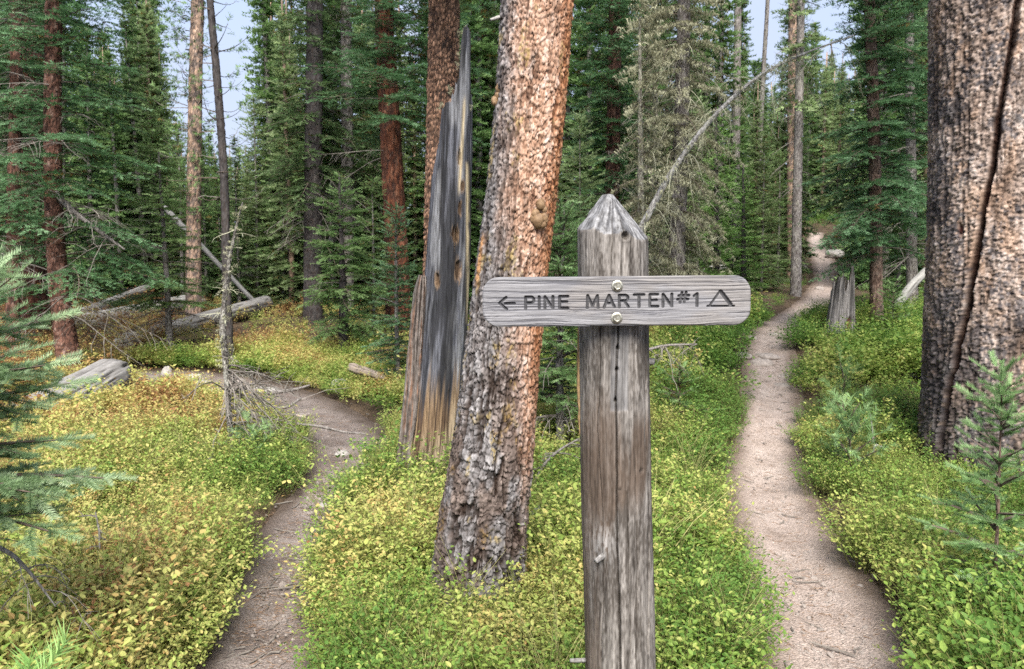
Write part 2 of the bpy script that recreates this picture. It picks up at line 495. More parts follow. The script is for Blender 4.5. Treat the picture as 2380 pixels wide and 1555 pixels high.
def build_trail(C, mat, label, sd):
    n, m = 520, 44
    c, t = resample(C, n)
    tan = np.gradient(c[:, :2], axis=0); tan /= np.linalg.norm(tan, axis=1)[:, None]
    nor = np.stack([tan[:, 1], -tan[:, 0]], 1)
    v = np.linspace(-1.35, 1.35, m)
    hw = c[:, 2] * (1 + 0.22 * (fbm(t * 1.7, t * 0, None, sd, 3) - 0.5))
    x = c[:, 0, None] + nor[:, 0, None] * v * hw[:, None]
    y = c[:, 1, None] + nor[:, 1, None] * v * hw[:, None]
    z = hbase(x, y)
    av = np.abs(v)[None, :] + 0 * x
    z = z - 0.022 - 0.025 * (1 - ss(0.2, 0.9, av)) - 0.10 * ss(1.05, 1.35, av) + 0.030 * (fbm(x * 4, y * 4, None, sd, 4) - 0.5) + 0.012 * (fbm(x * 19, y * 19, None, sd + 3, 3) - 0.5)
    i = np.arange(n * m).reshape(n, m)
    F = np.stack([i[:-1, :-1], i[:-1, 1:], i[1:, 1:], i[1:, :-1]], -1).reshape(-1, 4)
    o = link("path", mesh_np("path", np.stack([x.ravel(), y.ravel(), z.ravel()], 1), F, mat, attrs={"edge": av.ravel()}))
    tag(o, label, "path", kind="structure")
build_ground()
build_trail(RC, M_PATHR, "pale pinkish gravel trail winding uphill past the jagged stump", 11)
build_trail(LC, M_PATHL, "narrow dark dirt trail curving behind the dead sapling", 31)

def gz(x, y):
    return float(hbase(x, y)) - 0.07 * (1 - float(ss(0.9, 1.25, min(trail_dist(x, y, RC)[0], trail_dist(x, y, LC)[0]))))

# ------------------------------------------------------------------ trunks
def tube(name, pts, nu, nv, fn, mat, front=(0, -1, 0), dense=0.6, top=True, tmap=None):
    """round body along a line of (x,y,z,r); fn(theta, s, r, L) -> (displacement, colour)"""
    c, s = resample(pts, nv)
    if tmap is not None:                       # rings packed where the frame sees the trunk
        c4, s4 = resample(pts, 400)
        s = np.interp(np.linspace(0, 1, nv), [q[0] for q in tmap], [q[1] for q in tmap]) * s4[-1]
        c = np.stack([np.interp(s, s4, c4[:, k]) for k in range(4)], 1)
    T = np.gradient(c[:, :3], axis=0); T /= np.linalg.norm(T, axis=1)[:, None]
    f = np.array(front, float)
    e1 = f - T * (T @ f)[:, None]; e1 /= np.linalg.norm(e1, axis=1)[:, None]
    e2 = np.cross(e1, T); e2 /= np.linalg.norm(e2, axis=1)[:, None]
    if e2[0, 0] < 0 and abs(f[1]) > 0.5: e2 = -e2
    t = np.linspace(-1, 1, nu, endpoint=False)
    th = math.pi * t * (dense + (1 - dense) * t * t)
    TH, S = np.meshgrid(th, s)
    Rr = np.repeat(c[:, 3:4], nu, 1)
    d, colr = fn(TH, S, Rr, s[-1])
    rr = np.maximum(Rr + d, 0.001)
    p = c[:, None, :3] + rr[..., None] * (np.cos(TH)[..., None] * e1[:, None, :] + np.sin(TH)[..., None] * e2[:, None, :])
    i = np.arange(nu * nv).reshape(nv, nu)
    j = np.roll(i, -1, 1)
    F = np.stack([i[:-1], j[:-1], j[1:], i[1:]], -1).reshape(-1, 4)
    V = p.reshape(-1, 3); Cc = colr.reshape(-1, 3)
    Fs = [F]
    if top:
        V = np.concatenate([V, p[-1].mean(0)[None], p[0].mean(0)[None]])
        Cc = np.concatenate([Cc, Cc[-1][None], Cc[0][None]])
        k = nu * nv
        Fs.append(np.stack([i[-1], j[-1], np.full(nu, k)], 1)); Fs.append(np.stack([j[0], i[0], np.full(nu, k + 1)], 1))
    # outward normals
    q = F[len(F) // 2]
    nrm = np.cross(V[q[1]] - V[q[0]], V[q[3]] - V[q[0]])
    mid = c[(nv - 1) // 2, :3]
    if np.dot(nrm, V[q[0]] - mid) < 0: Fs = [x[:, ::-1] for x in Fs]
    return mesh_np(name, V, Fs, mat, attrs={"Col": np.clip(Cc, 0.003, 0.95)})

def gline(rows, d, base=None, top=None):
    """trunk line from picture rows (px, py, width px) at depth d (or one d per row), bottom first"""
    out = []
    for k, r_ in enumerate(rows):
        dd = r_[3] if len(r_) > 3 else d
        p = P(r_[0], r_[1], dd)
        out.append([p.x, p.y, p.z, r_[2] / 2 / PXM(dd)])
    return out

def ground_base(pts, sink=0.12):
    """extend the first point straight down to the ground"""
    x, y, z, r_ = pts[0]
    x2, y2, z2, _ = pts[1]
    g = gz(x, y) - sink
    if z > g:
        k = (z - g) / max(0.05, z2 - z)
        k = min(k, 1.0)
        pts = [[x - (x2 - x) * k, y - (y2 - y) * k, g, r_ * 1.08]] + pts
    else:
        pts[0][2] = min(z, g)
    return pts

def pal(t, cols):
    """piecewise colour by t in 0..1"""
    n = len(cols)
    t = np.clip(t, 0, 0.9999) * (n - 1)
    k = t.astype(int); f = (t - k)[..., None]
    c = np.array(cols, float)
    return c[k] * (1 - f) + c[np.minimum(k + 1, n - 1)] * f

def flaky(cw, ch, sd, hgt, cols, crack=(0.05, 0.035, 0.03), crack_w=0.12, crack_d=0.006, furrow=0.0, fcols=None, rref=0.2):
    """bark of overlapping plates"""
    def fn(th, s, r, L):
        a = th * rref
        wx = 0.5 * (fbm(a / cw * 0.7, s / ch * 0.7, None, sd + 5, 3) - 0.5)
        f1, f2, cid, ox, oy = worley(a / cw + wx * 1.5, s / ch + wx, sd)
        e = f2 - f1
        g1, g2, gid, gx, gy = worley(a / cw * 2.3 + wx, s / ch * 2.1 + 7, sd + 9)
        d = hgt * (cid - 0.5) + 0.5 * hgt * (gid - 0.5) - hgt * 0.7 * oy + hgt * 0.5 * (fbm(a * 90, s * 40, None, sd + 2, 3) - 0.5)
        ck = 1 - ss(crack_w * .3, crack_w, e + 0.12 * (fbm(a * 60, s * 30, None, sd + 8, 2) - 0.5))
        d = d - crack_d * ck
        if furrow:
            fu = np.abs(fbm(a / (cw * 2.2), s / (ch * 4), None, sd + 20, 3) - 0.5) * 2
            fk = 1 - ss(0.0, 0.22, fu)
            d = d - furrow * fk; ck = np.maximum(ck, 0.8 * fk)
        v = 0.60 * cid + 0.30 * gid + 0.9 * (fbm(a * 14, s * 7, None, sd + 3, 4) - 0.44)
        c = pal(v, cols)
        c = lerp(c, crack, ck * 0.85)
        return d, c
    return fn

RED = [(0.035, 0.020, 0.016), (0.10, 0.048, 0.034), (0.19, 0.092, 0.064), (0.28, 0.19, 0.155)]
GRAY = [(0.13, 0.115, 0.105), (0.22, 0.20, 0.19), (0.30, 0.28, 0.26), (0.20, 0.19, 0.15)]
DARK = [(0.035, 0.032, 0.033), (0.06, 0.055, 0.055), (0.085, 0.075, 0.07)]
BURNT = [(0.05, 0.035, 0.03), (0.42, 0.23, 0.145), (0.52, 0.31, 0.20), (0.34, 0.19, 0.13)]
PINE = [(0.06, 0.052, 0.052), (0.20, 0.16, 0.14), (0.46, 0.31, 0.225), (0.56, 0.40, 0.30)]
BROWN = [(0.09, 0.055, 0.04), (0.17, 0.11, 0.085), (0.24, 0.17, 0.135), (0.15, 0.12, 0.10)]
LICHEN = [(0.14, 0.12, 0.10), (0.26, 0.24, 0.20), (0.42, 0.42, 0.34), (0.50, 0.50, 0.36)]

# ------------------------------------------------------------------ conifers
def tubes(polys, sides=3):
    """polys: list of (points (k,3), radii (k,)) -> V, F"""
    Vs, Fs, off = [], [], 0
    ang = np.arange(sides) * 2 * math.pi / sides
    for p, r_ in polys:
        p = np.asarray(p, float); k = len(p)
        T = np.gradient(p, axis=0); T /= (np.linalg.norm(T, axis=1)[:, None] + 1e-9)
        ref = np.array([0.31, 0.17, 0.93]) if abs(T[0, 2]) < 0.9 else np.array([1.0, 0.1, 0])
        a = np.cross(T, ref); a /= (np.linalg.norm(a, axis=1)[:, None] + 1e-9)
        b_ = np.cross(T, a)
        rr = np.asarray(r_, float)
        q = p[:, None, :] + rr[:, None, None] * (np.cos(ang)[None, :, None] * a[:, None, :] + np.sin(ang)[None, :, None] * b_[:, None, :])
        i = np.arange(k * sides).reshape(k, sides) + off; j = np.roll(i, -1, 1)
        Vs.append(q.reshape(-1, 3)); Fs.append(np.stack([i[:-1], i[1:], j[1:], j[:-1]], -1).reshape(-1, 4))
        off += k * sides
    return np.concatenate(Vs), np.concatenate(Fs)

def shoot_template(kind, rs):
    """triangles of one needle shoot along +X (unit length 1 = shoot length), Z up"""
    tri = []
    def needle(x, ay, az, ln, w, fwd):
        d = np.array([fwd, ay, az]); d /= np.linalg.norm(d)
        side = np.cross(d, [0.2, 0.1, 1.0]); side /= np.linalg.norm(side)
        b0 = np.array([x, 0, 0.0])
        tri.append([b0 - side * w / 2, b0 + side * w / 2, b0 + d * ln])
    if kind == 'mid':
        for k in range(5):
            x = k / 5
            for ang in (-75, 75, 0):
                a = R(ang + rs.uniform(-22, 22))
                needle(x + rs.uniform(0, .1), math.sin(a), math.cos(a) * 0.9, 0.27, 0.11, 0.75)
    elif kind == 'far':
        for k in range(3):
            x = k / 3
            for ang in (-80, 80, 0):
                a = R(ang + rs.uniform(-20, 20))
                needle(x + rs.uniform(0, .1), math.sin(a), math.cos(a), 0.42, 0.26, 0.8)
    elif kind == 'near':
        for k in range(17):
            x = k / 17
            for ang in (-88, 88, -45, 45, 0):
                a = R(ang + rs.uniform(-18, 18))
                needle(x + rs.uniform(0, .04), math.sin(a), math.cos(a), rs.uniform(.22, .30), 0.036, 0.7)
    elif kind == 'pine':
        for k in range(44):
            x = rs.uniform(0.2, 1.0); a = rs.uniform(0, 2 * math.pi)
            needle(x, math.sin(a), math.cos(a), rs.uniform(.45, .6), 0.035, 0.9)
    elif kind == 'pinefar':
        for k in range(16):
            x = rs.uniform(0.2, 1.0); a = rs.uniform(0, 2 * math.pi)
            needle(x, math.sin(a), math.cos(a), rs.uniform(.45, .6), 0.085, 0.9)
    elif kind == 'lichen':
        for k in range(9):
            x = rs.uniform(0, 1); a = rs.uniform(0, 2 * math.pi)
            needle(x, 0.35 * math.sin(a), -0.8, rs.uniform(.25, .8), 0.075, 0.25 * math.cos(a))
        for k in range(5):
            a = rs.uniform(0, 2 * math.pi)
            needle(rs.uniform(0, 1), math.sin(a), math.cos(a), .3, 0.12, 0.7)
    return np.array(tri)      # (m,3,3)

def emit_shoots(pos, dirs, ln, rnd, kind, rs, roll=0.35):
    """place shoot templates; returns V, F, rnd"""
    pos = np.asarray(pos); dirs = np.asarray(dirs); ln = np.asarray(ln); rnd = np.asarray(rnd)
    n = len(pos)
    T = dirs / (np.linalg.norm(dirs, axis=1)[:, None] + 1e-9)
    up = np.tile([0.0, 0.0, 1.0], (n, 1)) + rs.normal(0, roll, (n, 3))
    S = np.cross(up, T); S /= (np.linalg.norm(S, axis=1)[:, None] + 1e-9)
    U = np.cross(T, S)
    Vs, Rn = [], []
    groups = rs.integers(0, 4, n)
    for g in range(4):
        tp = shoot_template(kind, rs)
        m = tp.shape[0]
        k = np.where(groups == g)[0]
        if not len(k): continue
        q = tp.reshape(1, -1, 3) * ln[k][:, None, None]
        V = pos[k][:, None, :] + q[..., 0:1] * T[k][:, None, :] + q[..., 1:2] * S[k][:, None, :] + q[..., 2:3] * U[k][:, None, :]
        Vs.append(V.reshape(-1, 3))
        rv = np.repeat(rnd[k], m * 3) + np.repeat(rs.normal(0, 0.05, len(k) * m), 3)
        Rn.append(rv)
    V = np.concatenate(Vs); F = np.arange(len(V)).reshape(-1, 3)
    return V, F, np.concatenate(Rn)

def conifer(seed, H, zb, rad, mats, kind='mid', whorl=0.30, nb=5, rise=0.25, droop=0.55, upturn=0.25, shoot=0.11, sp2=0.085, spread2=0.42,
            dead=0.0, shape=0.85, bare=0.12, gap=0.0, top_z=None, dead_below=None, keep=1.0, wood=0.012, sector=None):
    """crown of one conifer around the Z axis: needles (slot 0), limbs (slot 1), dead twigs (slot 2)"""
    rs = np.random.default_rng(seed)
    pos, dirs, lens, rnds = [], [], [], []
    limbs, deads = [], []
    z = zb
    top_z = top_z or H
    while z < min(H - 0.04, top_z):
        f = (H - z) / max(0.1, H - zb)
        Lz = rad * (f ** shape) * (0.75 + 0.25 * min(1.0, (z - zb) / (0.12 * H) + 0.6)) + 0.06 * min(1, H)
        n = max(3, int(round(nb + rs.uniform(-1, 1))))
        ph0 = rs.uniform(0, 2 * math.pi)
        for b_ in range(n):
            if rs.uniform() < gap: continue
            ph = ph0 + b_ * 2 * math.pi / n + rs.normal(0, 0.25)
            if sector is not None and abs((ph - sector[0] + math.pi) % (2 * math.pi) - math.pi) > sector[1]: continue
            L = Lz * rs.uniform(0.6, 1.15)
            z0 = z + rs.uniform(-0.5, 0.5) * whorl
            fr = max(0.0, (z0 - zb) / max(0.1, H - zb))          # 0 at the lowest branch, 1 at the top
            dr = droop * (1.15 - fr) * rs.uniform(0.75, 1.25)
            ri = rise * (0.5 + 1.6 * fr) * rs.uniform(0.7, 1.3)
            h = np.array([math.cos(ph), math.sin(ph), 0]); sd_ = np.array([-h[1], h[0], 0])
            k = max(5, int(L / 0.10) + 3)
            s = np.linspace(0, 1, k)
            wob = rs.normal(0, 0.05) * np.sin(s * 3)
            zz = z0 + L * (ri * s - dr * s ** 2 + upturn * dr * s ** 3)
            ax = h[None, :] * (L * s * 0.95)[:, None] + sd_[None, :] * (L * wob)[:, None]
            ax[:, 2] = zz
            isdead = (dead_below is not None and z0 < dead_below and rs.uniform() < 0.85) or rs.uniform() < dead
            r0 = wood * (0.35 + 0.8 * L / max(rad, 0.2))
            (deads if isdead else limbs).append((ax, np.linspace(r0, r0 * 0.22, k)))
            tan = np.gradient(ax, axis=0); tan /= np.linalg.norm(tan, axis=1)[:, None]
            br = rs.uniform(-0.16, 0.16)
            st = np.arange(max(bare, 0.05), 1.0, sp2 / L)
            for si in st:
                pc = np.array([np.interp(si, s, ax[:, c]) for c in range(3)])
                tg = np.array([np.interp(si, s, tan[:, c]) for c in range(3)])
                lat = np.cross([0, 0, 1.0], tg); lat /= (np.linalg.norm(lat) + 1e-9)
                for sg in (-1, 1):
                    if rs.uniform() > keep: continue
                    l2 = (spread2 * L * (1 - si) ** 0.75 * min(1, si * 3 + 0.3) + shoot * 0.5) * rs.uniform(0.7, 1.2)
                    an = R(rs.uniform(42, 66))
                    d2 = tg * math.cos(an) + lat * sg * math.sin(an) + np.array([0, 0, -0.12 + rs.normal(0, 0.12)])
                    d2 /= np.linalg.norm(d2)
                    if isdead:
                        if rs.uniform() < 0.6:
                            q = np.linspace(0, 1, 4)[:, None]
                            pl = pc + d2 * l2 * q + np.array([0, 0, -0.35 * l2]) * q ** 2 + rs.normal(0, 0.02, (4, 3)) * q
                            deads.append((pl, np.linspace(r0 * 0.35, r0 * 0.12, 4)))
                        continue
                    m = max(1, int(l2 / (shoot * 0.62)))
                    if m > 2: limbs.append((np.array([pc, pc + d2 * l2 * 0.8]), np.array([r0 * 0.3, r0 * 0.12])))
                    for j in range(m):
                        tt = j / m
                        pp = pc + d2 * l2 * tt + np.array([0, 0, -0.10 * l2 * tt * tt])
                        base = 0.42 + br + 0.30 * (si - 0.5) + 0.16 * tt + rs.normal(0, 0.15)
                        if rs.uniform() < 0.012: base = 0.03
                        pos.append(pp); dirs.append(d2 + rs.normal(0, 0.12, 3)); lens.append(shoot * rs.uniform(0.85, 1.2)); rnds.append(base)
                        if m > 1 and tt > 0.2:
                            l3 = np.cross([0, 0, 1.0], d2)
                            for s3 in (-1, 1):
                                pos.append(pp); dirs.append(d2 * 0.65 + l3 * s3 * 0.75 + np.array([0, 0, rs.normal(-0.05, 0.15)]))
                                lens.append(shoot * rs.uniform(0.6, 0.95)); rnds.append(base + rs.normal(0, 0.05))
            if not isdead:
                pos.append(ax[-1]); dirs.append(tan[-1]); lens.append(shoot * 1.1); rnds.append(0.7 + br)
        z += whorl * rs.uniform(0.8, 1.2) * (0.55 + 0.45 * f)
    if not isinstance(mats, (list, tuple)): mats = [mats]
    if top_z >= H:
        for k in range(4):
            pos.append([0, 0, H - shoot * (0.4 + 0.7 * k)]); dirs.append([rs.normal(0, .08), rs.normal(0, .08), 1]); lens.append(shoot * 1.1); rnds.append(0.6)
    V, F, rn = emit_shoots(pos, dirs, lens, rnds, kind, rs)
    allV, allF, fm, rr = [V], [F], [np.zeros(len(F), int)], [rn]
    off = len(V)
    for slot, pl in ((1, limbs), (2, deads)):
        if not pl: continue
        v, f = tubes(pl, 3)
        allV.append(v); allF.append(f + off); fm.append(np.full(len(f), slot)); rr.append(np.zeros(len(v)))
        off += len(v)
    return mesh_np("crown", np.concatenate(allV), allF, [mats[0], M_LIMB, M_TWIG], np.concatenate(fm), {"rnd": np.clip(np.concatenate(rr), 0, 1)}, smooth=False)

def twig_part(root, me):
    o = under(root, "twigs", me); o["kind"] = "stuff"; return o

def dead_twigs(seed, pts, n, ln, mat, r0=0.006, down=0.5, side=None, tmin=0.0, tmax=1.0, sub=5):
    """bare twigs growing off a line of (x,y,z,r)"""
    rs = np.random.default_rng(seed)
    c, s = resample(pts, 60)
    pl = []
    for _ in range(n):
        k = int(rs.uniform(tmin, tmax) * 59)
        p0 = c[k, :3]
        ph = rs.uniform(0, 2 * math.pi) if side is None else side + rs.normal(0, 0.7)
        d = np.array([math.cos(ph), math.sin(ph), rs.normal(0.1, 0.25)])
        L = ln * rs.uniform(0.35, 1.2)
        q = np.linspace(0, 1, 6)[:, None]
        p = p0 + d * L * q + np.array([0, 0, -down * L]) * q ** 2 + np.cumsum(rs.normal(0, 0.035 * L, (6, 3)), 0) * q
        pl.append((p, np.linspace(r0, r0 * 0.3, 6)))
        for _k in range(sub):
            i = rs.integers(1, 6)
            d2 = d * 0.6 + rs.normal(0, 0.5, 3); L2 = L * rs.uniform(0.2, 0.55)
            p2 = p[i] + d2 * L2 * q[::2] * 1.0 + np.array([0, 0, -down * L2]) * q[::2] ** 2 + rs.normal(0, 0.02 * L, (3, 3)) * q[::2]
            pl.append((p2, np.linspace(r0 * 0.45, r0 * 0.2, 3)))
    V, F = tubes(pl, 3)
    return mesh_np("twigs", V, F, mat, smooth=False)

def lichen_tufts(seed, pts, n, size, tmin=0, tmax=1, mat=None):
    rs = np.random.default_rng(seed)
    c, s = resample(pts, 80)
    k = (rs.uniform(tmin, tmax, n) * 79).astype(int)
    ph = rs.uniform(0, 2 * math.pi, n)
    d = np.stack([np.cos(ph), np.sin(ph), rs.normal(0, 0.3, n)], 1)
    pos = c[k, :3] + d * c[k, 3:4] * 0.9
    V, F, rn = emit_shoots(pos, d, np.full(n, size) * rs.uniform(0.5, 1.3, n), rs.uniform(0.3, 1.0, n), 'lichen', rs)
    return mesh_np("lichen", V, F, mat or NM_LICH, attrs={"rnd": np.clip(rn, 0, 1)}, smooth=False)

def under(root, name, me):
    me.transform(Matrix.Translation(-Vector(root.location)))
    return link(name, me, root)

# ------------------------------------------------------------------ trail sign
def build_sign():
    d0 = 2.2
    base = P(1442, 1555, d0); base.z = gz(base.x, base.y)
    root = empty("trail_sign", base, "weathered grey wooden trail sign with carved arrow board bolted to a pointed log post", "sign")
    # --- post
    rows = [(1450, 2150, 168), (1444, 1700, 168), (1442, 1555, 167), (1432, 1150, 165), (1428, 900, 163), (1425, 700, 162), (1423, 452, 162)]
    pts = gline(rows, d0)
    pts[0][2] = base.z - 0.25
    zt = P(1423, 452, d0).z
    c, _ = resample(pts, 400)
    df = d0 - 0.085
    cracks = [  # picture x at picture y, width in m, depth
        ([(1428, 700), (1427, 800), (1424, 860), (1422, 940), (1426, 1060), (1427, 1200), (1430, 1330), (1436, 1480), (1440, 1700)], .0022, .014),
        ([(1468, 750), (1464, 900), (1470, 1100), (1478, 1300), (1475, 1555)], .0012, .006),
        ([(1500, 770), (1497, 900), (1500, 1060), (1507, 1150), (1508, 1300), (1506, 1555)], .0026, .012),
        ([(1385, 700), (1388, 850), (1382, 1000), (1395, 1200), (1400, 1400), (1396, 1555)], .0012, .006),
        ([(1450, 1150), (1456, 1300), (1462, 1555)], .0012, .006),
        ([(1410, 500), (1412, 560), (1408, 640)], .0012, .006), ([(1455, 540), (1452, 640)], .0012, .005), ([(1372, 575), (1370, 650)], .001, .004),
        ([(1432, 470), (1436, 540), (1430, 640)], .0012, .006)]
    facets = [(-0.15, .70, .004), (0.85, .74, 0.0), (1.65, .72, .006), (2.6, .7, 0), (-1.0, .76, -.002), (-1.75, .70, .004), (-2.6, .72, 0)]
    def fn(th, s, r, L):
        z = np.interp(s, np.linspace(0, L, 400), c[:, 2])
        cx = np.interp(z, c[:, 2], 1190 + c[:, 0] / d0 * FPX)
        px = cx + 83 * np.sin(th)
        py = 777.5 - FPX * ((z - CAM_Z) / df + math.tan(PITCH))
        front = np.cos(th) > 0
        a = th * 0.097
        d = 0.005 * (fbm(th * 1.6, z * 2.5, None, 41, 3) - 0.5) + 0.0010 * (fbm(a * 110, z * 7, None, 42, 4) - 0.5) + 0.0022 * (fbm(a * 150, z * 60, None, 43, 3) - 0.5)
        ck = np.zeros_like(d)
        for line, w, dep in cracks:
            lx = np.interp(py, [q[1] for q in line], [q[0] for q in line]) + 3.0 * (fbm(py / 40, py * 0 + lx0(line), None, 44, 2) - 0.5)
            m = (py > line[0][1]) & (py < line[-1][1]) & front
            dist = np.abs(px - lx) / 833 / np.maximum(0.35, np.cos(th))
            k = np.where(m, np.exp(-(dist / w) ** 2), 0)
            d = d - dep * k; ck = np.maximum(ck, k)
        # drilled holes and knots
        kn = np.zeros_like(d)
        for hx, hy, hr, dep in ((1426, 808, 4.2, .02), (1424, 858, 4.2, .02), (1421, 931, 4.4, .016), (1486, 1103, 5.5, .006), (1433, 1142, 4, .004)):
            q = np.hypot((px - hx), (py - hy)) / hr
            k = np.where(front, 1 - ss(0.7, 1.2, q), 0)
            d = d - dep * k; kn = np.maximum(kn, k)
        # swollen wood round the stub
        q = np.hypot((px - 1400) / 26, (py - 1275) / 60); d = d + np.where(front, 0.006 * (1 - ss(0, 1, q)), 0)
        # shallow routed seat of an older board
        seat = ss(1408, 1412, px) * (1 - ss(1450, 1454, px)) * ss(740, 750, py) * (1 - ss(953, 957, py)) * front
        d = d - 0.0025 * seat
        # hewn point
        rr = r + d
        tip = np.zeros_like(d)
        for a_, k_, o_ in facets:
            cs = np.cos(th - a_)
            lim = (zt - z) * k_ + 0.011 + o_ - 0.014 * math.sin(a_) + 0.0015 * (fbm(z * 45, th * 2, None, 50, 2) - 0.5) * 2 + 0.0022 * np.sin(z * 150 + a_ * 5) * ss(0.45, .9, vn(z * 28, th * 1.2 + a_, None, 51))
            lim = np.where(cs > 0.12, np.maximum(lim, 0.0) / np.maximum(cs, 0.12), 9)
            tip = np.where(lim < rr, 1.0, tip)
            rr = np.minimum(rr, lim)
        q = np.hypot(px - 1441, (py - 549)) / 9.5
        kh = np.where(front, 1 - ss(0.55, 1.0, q), 0)
        rr = rr - 0.016 * kh + np.where(front, 0.003 * np.exp(-((q - 1.35) / .35) ** 2), 0)
        # colour of the wood, with the shade inside the cracks painted in
        st = fbm(a * 85, z * 5.5, None, 60, 5)
        st2 = fbm(a * 260, z * 70, None, 61, 3)
        mot = fbm(a * 16, z * 6, None, 64, 4)
        col = lerp((0.075, 0.065, 0.056), (0.27, 0.25, 0.23), np.clip(ss(.32, .66, st) * 0.55 + (st2 - .5) * 1.5 + (mot - .5) * 1.2 + .18, 0, 1))
        brown = ss(0.50, 0.62, fbm(a * 12, z * 1.5 + 3, None, 62, 4) + 0.16 * np.exp(-((py - 1130) / 130) ** 2) - 0.10 * ss(1000, 800, py)) * ss(860, 1010, py)
        v_ = np.maximum(ss(14, 0, np.abs(px - 1376) - 20) * ss(980, 1060, py) * (1 - ss(1180, 1250, py)),
                        ss(12, 0, np.abs(px - (1487 + (1000 - py) * 0.10)) - 18) * ss(940, 1010, py) * (1 - ss(1120, 1230, py)))
        brown = np.clip(np.maximum(brown * 0.85, v_ * ss(.30, .5, st)), 0, 1)
        col = lerp(col, (0.105, 0.075, 0.055), brown * 0.85)
        col = lerp(col, (0.13, 0.133, 0.14), seat * 0.6)
        pale = front * np.exp(-(((px - 1400) / 26) ** 2 + ((py - 1275) / 50) ** 2))
        col = lerp(col, (0.36, 0.35, 0.34), pale * 0.7 * ss(.3, .6, st2))
        tipc = lerp((0.10, 0.10, 0.105), (0.26, 0.26, 0.265), ss(.32, .66, fbm(a * 110, z * 24, None, 63, 4)))
        col = lerp(col, tipc, tip)
        col = lerp(col, (0.05, 0.04, 0.032), np.clip(ck * 0.7 + kn * 0.8 + kh * 0.6, 0, 1))  # crack shade put into the colour; knots and drilled holes darkened too
        return rr - r, col
    def lx0(line): return line[0][0] * 0.37
    post = under(root, "post", tube("post", pts, 204, 430, fn, M_WOOD, dense=0.55))
    # stubs of cut branches on the post
    def stub(p0, d, L, r0, name="branch_stub"):
        d = np.array(d, float); d /= np.linalg.norm(d)
        pp = [[*(np.array(p0) + d * t), r0 * (1 - 0.15 * t / L)] for t in np.linspace(-0.02, L, 6)]
        me = tube("stub", pp, 18, 14, lambda th, s, r, Lm: (0.0025 * (fbm(th * 2, s * 60, None, 5, 2) - 0.5) - 0.004 * (1 - ss(0, .25, np.abs(th - .4))),
                  lerp((0.12, 0.115, 0.11), (0.29, 0.28, 0.27), fbm(th * 3, s * 30, None, 6, 2))), M_WOOD, front=(0.3, 0.2, 1) if abs(d[2]) < .8 else (0, -1, 0), dense=1.0)
        o = link(name, me, post)
        me.transform(Matrix.Translation(-Vector(root.location)))
        return o
    stub(P(1404, 1290, 2.115), (-0.72, -0.62, -0.28), 0.035, 0.0085)
    stub(P(1503, 840, 2.19), (0.95, -0.3, 0.0), 0.022, 0.010)
    stub(P(1347, 1535, 2.18), (-0.9, -0.35, 0.15), 0.03, 0.006)
    # strip of bark hanging on the side of the post
    bp = gline([(1349, 1010, 6), (1347, 930, 9), (1346, 850, 10), (1347, 770, 8), (1349, 740, 5)], 2.2)
    under(root, "bark_strip", tube("bark", bp, 20, 120, lambda th, s, r, L: (0.005 * (fbm(th * 1.5, s * 60, None, 8, 3) - 0.35), lerp((0.16, 0.10, 0.05), (0.48, 0.33, 0.17), fbm(th * 2, s * 40, None, 9, 3))), M_BARK))
    # --- board, cut to the outline, routed letters
    yb = d0 - 0.1035
    thick = 0.034
    yf = yb - thick
    sc = yf / FPX                            # metres per picture pixel on the board's face
    K = 2.0696 * 1.7211                      # zoom pixels per picture pixel
    u = sc / K                               # metres per zoom pixel
    cx0, cy0 = 1170.0, 941.0                 # board centre in zoom pixels
    ctr = P((1900 + cx0 / 2.0696) / 1.7211, (750 + cy0 / 2.0696) / 1.7211, yf)
    HW, HH, RC_ = 1108 * u, 206 * u, 138 * u
    ang = R(0.45)
    def seg(*p): return [np.array(p[i:i + 2] + p[i + 2:i + 4], float) for i in range(0, len(p) - 2, 2)]
    def arc(cx, cy, rx, ry, a0, a1, n=9):
        t_ = np.radians(np.linspace(a0, a1, n)); q = []
        for k in range(n): q += [cx + rx * math.cos(t_[k]), cy - ry * math.sin(t_[k])]
        return seg(*q)
    thin, S = [], []
    S += seg(258, 905, 203, 951, 262, 1003); S += seg(252, 955, 326, 955)                                  # arrow
    S += seg(420, 1002, 420, 902, 462, 902) + arc(462, 928, 26, 26, 90, -90) + seg(462, 954, 422, 954)       # P
    S += seg(532, 902, 532, 1000)                                                                          # I
    S += seg(580, 1000, 580, 902, 646, 998, 646, 900)                                                      # N
    S += seg(770, 900, 702, 900, 702, 999, 770, 999) + seg(702, 945, 762, 943)                              # E
    S += seg(930, 997, 934, 896, 974, 985, 1014, 896, 1020, 994)                                           # M
    S += seg(1070, 993, 1110, 893, 1154, 991) + seg(1086, 960, 1138, 958)                                   # A
    S += seg(1195, 993, 1195, 893, 1240, 893) + arc(1240, 917, 26, 24, 90, -90) + seg(1240, 941, 1198, 943) + seg(1238, 943, 1270, 990)  # R
    S += seg(1318, 891, 1398, 890) + seg(1358, 891, 1358, 992)                                              # T
    S += seg(1512, 889, 1448, 889, 1448, 988, 1514, 988) + seg(1448, 937, 1502, 935)                         # E
    S += seg(1556, 990, 1556, 889, 1628, 988, 1628, 887)                                                   # N
    S += seg(1712, 875, 1696, 958) + seg(1746, 873, 1730, 955) + seg(1686, 901, 1768, 899) + seg(1676, 932, 1760, 930)  # #
    S += seg(1812, 904, 1836, 886, 1836, 988)                                                              # 1
    fat = seg(2030, 868, 2112, 974)
    thin = seg(2026, 862, 1944, 978) + seg(1922, 988, 2140, 988)
    nu, nv = 660, 130
    t1 = np.linspace(-1, 1, nu); t2 = np.linspace(-1, 1, nv)
    b2 = np.sign(t2) * (1 - (1 - np.abs(t2)) ** 1.0)
    Tx, Zz = np.meshgrid(t1, b2 * HH)
